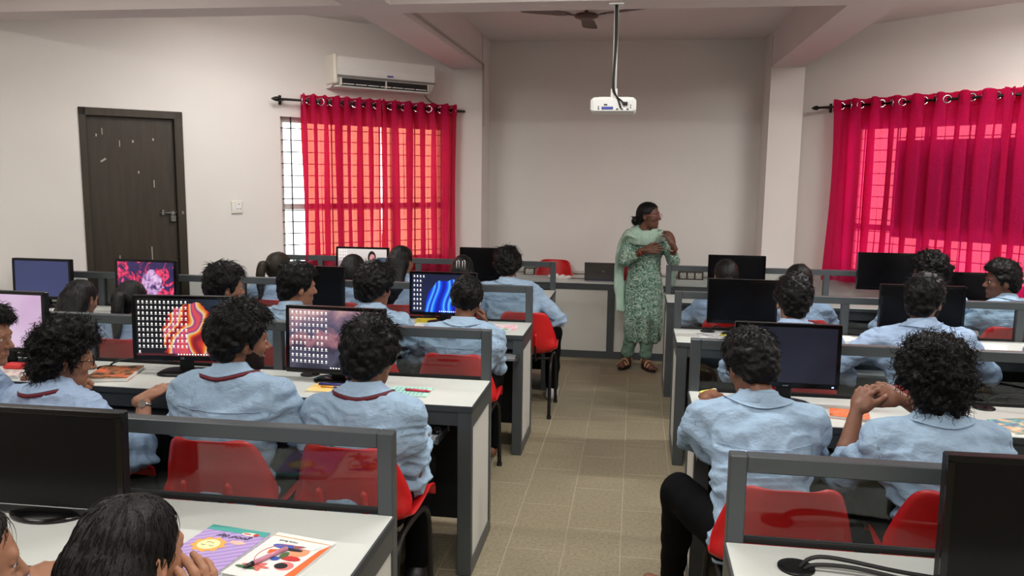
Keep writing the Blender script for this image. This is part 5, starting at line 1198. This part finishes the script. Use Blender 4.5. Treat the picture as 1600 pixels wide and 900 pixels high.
# ---- farthest left row
person('girl with a brown ponytail in front of the left curtain edge', -2.77, 6.0, 1.11, hyaw=-.5, hpitch=.15, hair='pony', skin_m=0, shirt=1, near=0, female=True, seed=41, hair_m=M_HAIRB)
person('student with dark hair below the video call monitor', -2.15, 5.98, 1.11, hyaw=-.2, hpitch=.2, hair='bob', skin_m=0, shirt=1, near=0, female=True, seed=42)
person('girl with straight black hair right of the video call monitor', -1.775, 6.02, 1.185, hyaw=-.35, hpitch=.15, hair='long', skin_m=0, shirt=1, near=0, female=True, seed=43)
person('girl with white hair clips before the black monitor', -1.29, 6.0, 1.125, hyaw=.1, hpitch=.15, hair='bob', skin_m=0, shirt=1, near=0, female=True, seed=44, clip=True)
person('boy bending over his desk in the farthest left row at the aisle', -.945, 6.03, 1.20, face=-.05, hyaw=.15, hpitch=.35, hroll=-.12, lean=.26, side=-.15, hands=((-1.05, 6.36, .79), (-.70, 6.15, .64)), hair='volume', skin_m=1, shirt=0, near=1, seed=45, wsh=1.12, elbow_pole=(None, (.8, -.2, -.8)),
       knees=((-.86, 6.15, .52), (-.60, 6.13, .52)), ankles=((-.86, 6.13, .09), (-.60, 6.13, .09)), shoe=M_SOCK)
seat(-2.75, 4, 'red chair of the girl with the brown ponytail'); seat(-2.20, 4, 'red chair of the student below the video call monitor'); seat(-1.73, 4, 'red chair of the girl with straight black hair'); seat(-1.26, 4, 'red chair of the girl with white hair clips'); seat(-.755, 4, 'red chair of the bending boy at the aisle', -.13)
# ---- second right row
person('boy bent over writing with a highlighter, his leg in the aisle', .445, 3.03, 1.175, face=.05, hyaw=.22, hpitch=.45, lean=.34, hands=((.335, 3.47, .805), (.52, 3.33, .79)), hdir=((.15, 1, 0), (-.8, .6, 0)), hcurl=(.9, .5), hnorm=((-.3, -.3, 1), (0, 0, 1)), hair='short', skin_m=1, shirt=0, near=2, glasses=True, seed=51, sleeve=('half', 'long'), wsh=1.06,
       elbow_pole=((-.45, 0, -1), (.5, -.2, -1)), knees=((.20, 2.93, .56), (.62, 3.08, .52)), ankles=((.20, 3.22, .09), (.62, 3.06, .09)), barefoot=1)
person('curly-haired boy with clasped hands, second right desk', 1.04, 2.92, 1.195, face=.12, hyaw=.05, hpitch=.12, lean=.20, hands=((.885, 3.17, .915), (.955, 3.19, .925)), hdir=((.35, .35, .8), (-.9, .35, .35)), hnorm=((-.7, -.6, .2), (.2, -.75, .7)), hcurl=(.9, .8), hair='curly', skin_m=1, shirt=0, near=2, seed=52, sleeve=('elbow', 'elbow'), wsh=1.06, elbow_pole=((-.35, -.1, -1), (1, .2, -.6)))
seat(.50, 2, 'red chair of the boy writing with a highlighter', -.1, .04); seat(1.07, 2, 'red chair of the curly-haired boy with clasped hands', -.05, -.06)
pen(.300, 3.45, .375, 3.52, .050, (236, 226, 90), 'yellow highlighter in the hand of the writing boy', (236, 236, 226), .007)
# ---- third right row
person('boy with tousled hair seen from behind, third right desk near the aisle', .85, 4.45, 1.23, hyaw=.0, hpitch=.12, lean=.12, hair='quiff', skin_m=3, shirt=1, near=1, seed=61)
person('bearded boy looking right, third right desk', 1.51, 4.45, 1.245, face=.05, hyaw=-.75, hpitch=.06, lean=.14, hands=((1.25, 4.62, .80), (1.75, 4.80, .79)), hair='short', skin_m=0, shirt=1, near=1, beard=True, lanyard=False, seed=62, wsh=1.18, sleeve=('elbow', 'long'), elbow_pole=((-1, -.3, -.6), None))
person('student cut off by the right edge with a raised hand, third right desk', 2.24, 4.40, 1.22, face=.1, hyaw=.2, hpitch=.15, lean=.16, hands=((2.27, 4.93, .86), None), hdir=((.1, .5, .8), None), hair='short', skin_m=1, shirt=0, near=1, seed=63, wsh=1.2)
seat(.85, 3, 'red chair of the tousle-haired boy on the right'); seat(1.50, 3, 'red chair of the bearded boy on the right'); seat(2.20, 3, 'red chair of the student at the right edge')
# ---- farthest right row
person('girl with tied hair in front of the monitor by the sockets', .665, 6.0, 1.15, hyaw=.1, hpitch=.12, hair='bun', skin_m=0, shirt=1, near=0, female=True, seed=71)
person('student with smooth hair behind the tousle-haired boy, farthest right row', 1.17, 6.0, 1.13, hyaw=.35, hpitch=.12, hair='bun', skin_m=2, shirt=1, near=0, female=True, seed=72, glasses=True)
person('curly-haired boy looking left before the raised monitor', 2.05, 6.0, 1.24, face=.2, hyaw=.7, hpitch=.08, hair='curly', skin_m=1, shirt=1, near=1, seed=73)
person('boy in sharp profile facing left before the crimson curtain', 2.51, 5.97, 1.20, face=.4, hyaw=1.1, hpitch=.05, hair='quiff', skin_m=2, shirt=0, near=1, seed=74, wsh=1.1)
for x, l in ((.68, 'girl with tied hair by the sockets'), (1.17, 'student with smooth hair, farthest right row'), (2.02, 'curly-haired boy looking left'), (2.52, 'boy in sharp profile')): seat(x, 4, 'red chair of the '+l)

# ---- the teacher, standing at the end of the aisle
def teacher():
    root = empty('person', (.08, 7.28, 0)); up = np.array([0, 0, 1.0]); h = .008
    Hc = np.array([.118, 7.27, 1.385]); HB = head_basis(math.radians(-112), .04, .03); Nb = np.array([.098, 7.305, 1.245])
    shR, shL = np.array([-.045, 7.29, 1.195]), np.array([.245, 7.30, 1.19])
    elR, elL = np.array([-.075, 7.16, .99]), np.array([.345, 7.20, 1.0])
    wrR, wrL = np.array([.085, 7.085, 1.095]), np.array([.335, 7.10, 1.135])
    kn = [np.array([.04, 7.26, .47]), np.array([.145, 7.235, .47])]; an = [np.array([-.03, 7.30, .115]), np.array([.135, 7.25, .115])]
    hp = [np.array([.02, 7.29, .80]), np.array([.15, 7.29, .80])]
    F = Field((-.3, 6.95, -.01), (.55, 7.55, 1.35), h)
    F.cap(Hc+HB @ np.array([0, -.03, -.08]), Nb, .042, .048, k=.02); F.cap(Nb, (.09, 7.29, .8), .06, .08, k=.03); F.cap(shR, shL, .04, .04, k=.03)
    for a, e, w_ in ((shR, elR, wrR), (shL, elL, wrL)): F.cap(a, e, .042, .034, k=.02); F.cap(e, w_, .034, .023, k=.02)
    for a, b, c in zip(hp, kn, an): F.cap(a, b, .07, .05, k=.03); F.cap(b, c, .048, .030, k=.02)
    parts = [F.mesh(), (head_mesh(.004, True)[0]*.97 @ HB.T+Hc, head_mesh(.004, True)[1])]
    parts.append(hand_mesh(wrR, (1, -.15, .12), (0, -1, .35), -1, .35, .004)); parts.append(hand_mesh(wrL, (-.45, -.12, .9), (.5, -.75, .35), 1, .55, .004))
    fds = [unit([-.45, -1, 0]), unit([.55, -1, 0])]
    for c, fd in zip(an, fds):
        sd = np.array([-fd[1], fd[0], 0]); b0 = np.array([c[0], c[1], .075]); FF = Field(c-.25, c+.25, .005)
        FF.cap(c, b0, .032, .032, k=.02); FF.cap(b0-fd*.03, b0+fd*.12-up*.03, .03, .024, k=.03)
        for q in range(5): FF.cap(b0+fd*.11+sd*(-.028+q*.014)-up*.034, b0+fd*(.16-.008*abs(q-3))+sd*(-.034+q*.017)-up*.043, .010, .009, k=.005)
        parts.append(FF.mesh())
    V, Fc = join(parts); mesh_np('body', V, Fc, SK[2], root)
    # kurta with three-quarter sleeves
    F = Field((-.35, 6.95, .1), (.6, 7.6, 1.35), h); I3 = None
    for c, r in (((.10, 7.30, 1.10), (.150, .105, .15)), ((.10, 7.285, 1.08), (.12, .125, .11)), ((.098, 7.295, .92), (.142, .112, .18)), ((.095, 7.295, .74), (.168, .13, .20)), ((.097, 7.29, .56), (.168, .135, .24)), ((.10, 7.285, .36), (.168, .135, .26))): F.ell(c, r, k=.07)
    F.cap(shR, shL, .055, .055, k=.04); F.cap(Nb, shR, .045, .055, k=.03); F.cap(Nb, shL, .045, .055, k=.03)
    for a, e, w_, t in ((shR, elR, wrR, .45), (shL, elL, wrL, .3)): F.cap(a, e, .058, .052, k=.035); F.cap(e, e+(w_-e)*t, .052, .047, k=.02)
    z = (F.lo[2]+h*np.arange(F.n[2]))[None, None, :]; F.F = np.maximum(F.F, .255-z).astype(np.float32)
    V, Fc = F.mesh(); N = vnormals(V, Fc); ang = np.arctan2(V[:, 1]-7.29, V[:, 0]-.097); low = np.clip((.85-V[:, 2])/.5, 0, 1)
    V = V+N*(low*.012*np.sin(ang*9+V[:, 2]*2)+noise3(V, (14, 14, 26))*.006-np.abs(noise3(V+3, (12, 12, 30)))*.006)[:, None]
    m_ = bpy.data.materials.new('kurta_print'); m_.use_nodes = True; nt = m_.node_tree; b = nt.nodes['Principled BSDF']; b.inputs['Roughness'].default_value = .85; b.inputs['Specular IOR Level'].default_value = .2
    tc = nt.nodes.new('ShaderNodeTexCoord'); n1 = warp_noise(nt, tc.outputs['Object'], 20, 2.8, 2); n2 = warp_noise(nt, tc.outputs['Object'], 60, 1.0, 2)
    c1 = ramp(nt, n1, [(.40, (58, 96, 82)), (.455, (92, 132, 114)), (.505, (220, 228, 216)), (.555, (88, 128, 110)), (.62, (52, 90, 78))]); nt.links.new(mixc(nt, mathn(nt, 'MULTIPLY', n2, .35), c1, (120, 158, 138)), b.inputs['Base Color'])
    mesh_np('kurta', V, Fc, m_, root)
    M_DUP = mat('dupatta_mint', (160, 186, 170), .85, var=.12, vscale=14, bump=.3, bscale=40); M_SAL = mat('salwar_green', (112, 142, 126), .85, var=.08, vscale=10, bump=.3, bscale=30)
    F = Field((-.3, 6.95, .05), (.55, 7.6, .95), .009)
    for a, b_, c in zip(hp, kn, an): F.cap(a, b_, .070, .070, k=.03); F.cap(b_, c+up*.03, .072, .060, k=.03)
    V, Fc = F.mesh(); N = vnormals(V, Fc); V = V+N*(noise3(V, (20, 20, 34))*.008)[:, None]; V[:, 2] = np.maximum(V[:, 2], .085); mesh_np('salwar_trousers', V, Fc, M_SAL, root)
    # dupatta: neck wrap, two hanging ends
    F = Field((-.35, 6.95, .35), (.6, 7.65, 1.4), .008); an_ = np.linspace(0, 2*math.pi, 15)
    for k_, (rx, ry, zz, r_) in enumerate(((.080, .080, 1.262, .020), (.105, .098, 1.243, .020), (.125, .115, 1.22, .018))):
        P = [np.array([.10+rx*math.cos(q), 7.29+ry*math.sin(q), zz+.030*math.sin(q)-.012*math.cos(q)*k_]) for q in an_]
        for a, b_ in zip(P[:-1], P[1:]): F.cap(a, b_, r_, r_, k=.012)
    # flat cloth: wide thin ellipsoids along each hanging end
    for pts, wd, th, ax in ((bez([(.03, 7.19, 1.20), (-.05, 7.20, 1.21), (-.10, 7.24, 1.14), (-.125, 7.25, 1.0), (-.125, 7.25, .84), (-.11, 7.235, .68), (-.10, 7.225, .54)], 30), .055, .014, (.75, .65, 0)), (bez([(-.02, 7.27, 1.235), (-.09, 7.31, 1.17), (-.13, 7.33, 1.0), (-.135, 7.32, .82), (-.115, 7.31, .66)], 24), .05, .014, (.55, -.8, 0)),
                            (bez([(.2, 7.26, 1.21), (.27, 7.33, 1.20), (.335, 7.37, 1.08), (.355, 7.38, .92), (.35, 7.37, .76)], 24), .045, .014, (.5, .8, 0)), (bez([(-.08, 7.24, 1.20), (.0, 7.165, 1.185), (.10, 7.14, 1.175), (.2, 7.17, 1.20), (.26, 7.26, 1.22)], 22), .05, .014, (0, 0, 1))):
        for i in range(len(pts)-1):
            d = unit(pts[i+1]-pts[i]); a_ = unit(np.array(ax, float)-d*(np.array(ax, float)@d)); F.ell((pts[i]+pts[i+1])/2, (wd, th, np.linalg.norm(pts[i+1]-pts[i])*1.3), np.array([a_, np.cross(d, a_), d]), k=.010)
    V, Fc = F.mesh(); N = vnormals(V, Fc); V = V+N*(-np.abs(noise3(V, (40, 40, 7)))*.009+.004+noise3(V+5, (18, 18, 8))*.010)[:, None]; mesh_np('dupatta', V, Fc, M_DUP, root)
    v, f = sleek_hair('bun', .005, 5, 500); mesh_np('hair', np.asarray(v)*.97 @ HB.T+Hc, f, M_HAIRG, root)
    T = lambda p: Hc+HB @ (np.array(p, float)*.97)
    mb = MB()
    for s in (-1, 1):
        Fe = Field((-.013,)*3, (.013,)*3, .004); Fe.ell((0, 0, 0), (.0098,)*3); v, f = Fe.mesh(); mb.add([T(q+np.array([s*.031, .0785, .008])) for q in v], f)
    mb.obj('eyes', M_EYE, root, smooth=True); mb = MB()
    for s in (-1, 1): mb.tube([T((s*.031+s*q, .0872-abs(q)*.2, .008)) for q in (-.004, 0, .004)], [.002, .0035, .002], 6)
    mb.obj('irises', M_BLACKM, root, smooth=True); mb = MB()
    for s in (-1, 1): mb.tube([T((s*(.014+.012*q), .091-.005*q*q, .029+.003*math.sin(q*1.6))) for q in (0, 1, 2, 3)], [.003, .004, .0035, .0015], 6)
    mb.obj('eyebrows', M_HAIR, root, smooth=True)
    MB().tube([T((x_, .0925-.18*abs(x_), -.054)) for x_ in (-.019, -.01, 0, .01, .019)], [.002, .004, .0045, .004, .002], 6).tube([T((x_, .0915-.18*abs(x_), -.068)) for x_ in (-.017, -.008, 0, .008, .017)], [.002, .005, .0055, .005, .002], 6).obj('lips', M_LIP, root, smooth=True)
    MB().tube([T((x_, .0915-.2*abs(x_), -.061)) for x_ in (-.014, 0, .014)], .0035, 6).obj('teeth', M_EYE, root, smooth=True)
    mb = MB()
    for s in (-1, 1):
        mb.tube([T((s*.033+.024*math.cos(q), .106, .006+.017*math.sin(q))) for q in np.linspace(0, 2*math.pi, 18, endpoint=False)], .0018, 5, closed=True); mb.tube([T((s*.057, .103, .010)), T((s*.078, .05, .012)), T((s*.084, -.015, .008))], .002, 5)
    mb.tube([T((-.010, .107, .010)), T((.010, .107, .010))], .0018, 5); mb.obj('eyeglasses', mat('frame_rose', (186, 120, 118), .3, .4), root, smooth=True)
    for e, w_, c in ((elR, wrR, (176, 40, 44)), (elL, wrL, (190, 150, 140))):
        d = unit(w_-e); q1 = unit(np.cross(d, up)); q2 = np.cross(d, q1); c0 = w_-d*.03
        MB().tube([c0+q1*.032*math.cos(q)+q2*.032*math.sin(q) for q in np.linspace(0, 2*math.pi, 20, endpoint=False)], .0045, 6, closed=True).obj('bangle', mat('bangle_%d' % c[1], c, .3), root, smooth=True)
    M_SOLE = mat('sandal_sole', (34, 26, 24), .6); M_STRAP = mat('sandal_strap', (176, 138, 100), .6)
    for c, fd in zip(an, fds):
        sd = np.array([-fd[1], fd[0], 0]); b0 = np.array([c[0], c[1], 0]); out = []
        for q in np.linspace(0, 2*math.pi, 28, endpoint=False): x_ = .115*math.cos(q); out.append((x_+.05, (.040 if x_ > 0 else .033)*math.sin(q)))
        V = []
        for lev in (0, 1):
            for x_, y_ in out: V.append(b0+fd*x_+sd*y_+up*(0.001 if lev == 0 else (.042 if x_ < .0 else max(.018, .042-.2*x_))))
        n = 28; so = MB().add(V, [(i, (i+1) % n, n+(i+1) % n, n+i) for i in range(n)]+[tuple(range(n))[::-1], tuple(range(n, 2*n))]).obj('sandal', M_SOLE, root)
        for x_, rr in ((.055, .036), (.095, .036), (-.015, .036)):
            MB().tube([b0+fd*x_+sd*rr*1.05*math.cos(q)+up*(.035+(.052 if x_ < .08 else .030)*math.sin(q)+(.03 if x_ < 0 else 0)) for q in np.linspace(0, math.pi, 12)], .010, 6).obj('strap', M_STRAP, so, smooth=True)
    return tag(root, 'teacher in a green patterned kurta and mint dupatta standing at the front', 'person')
teacher()
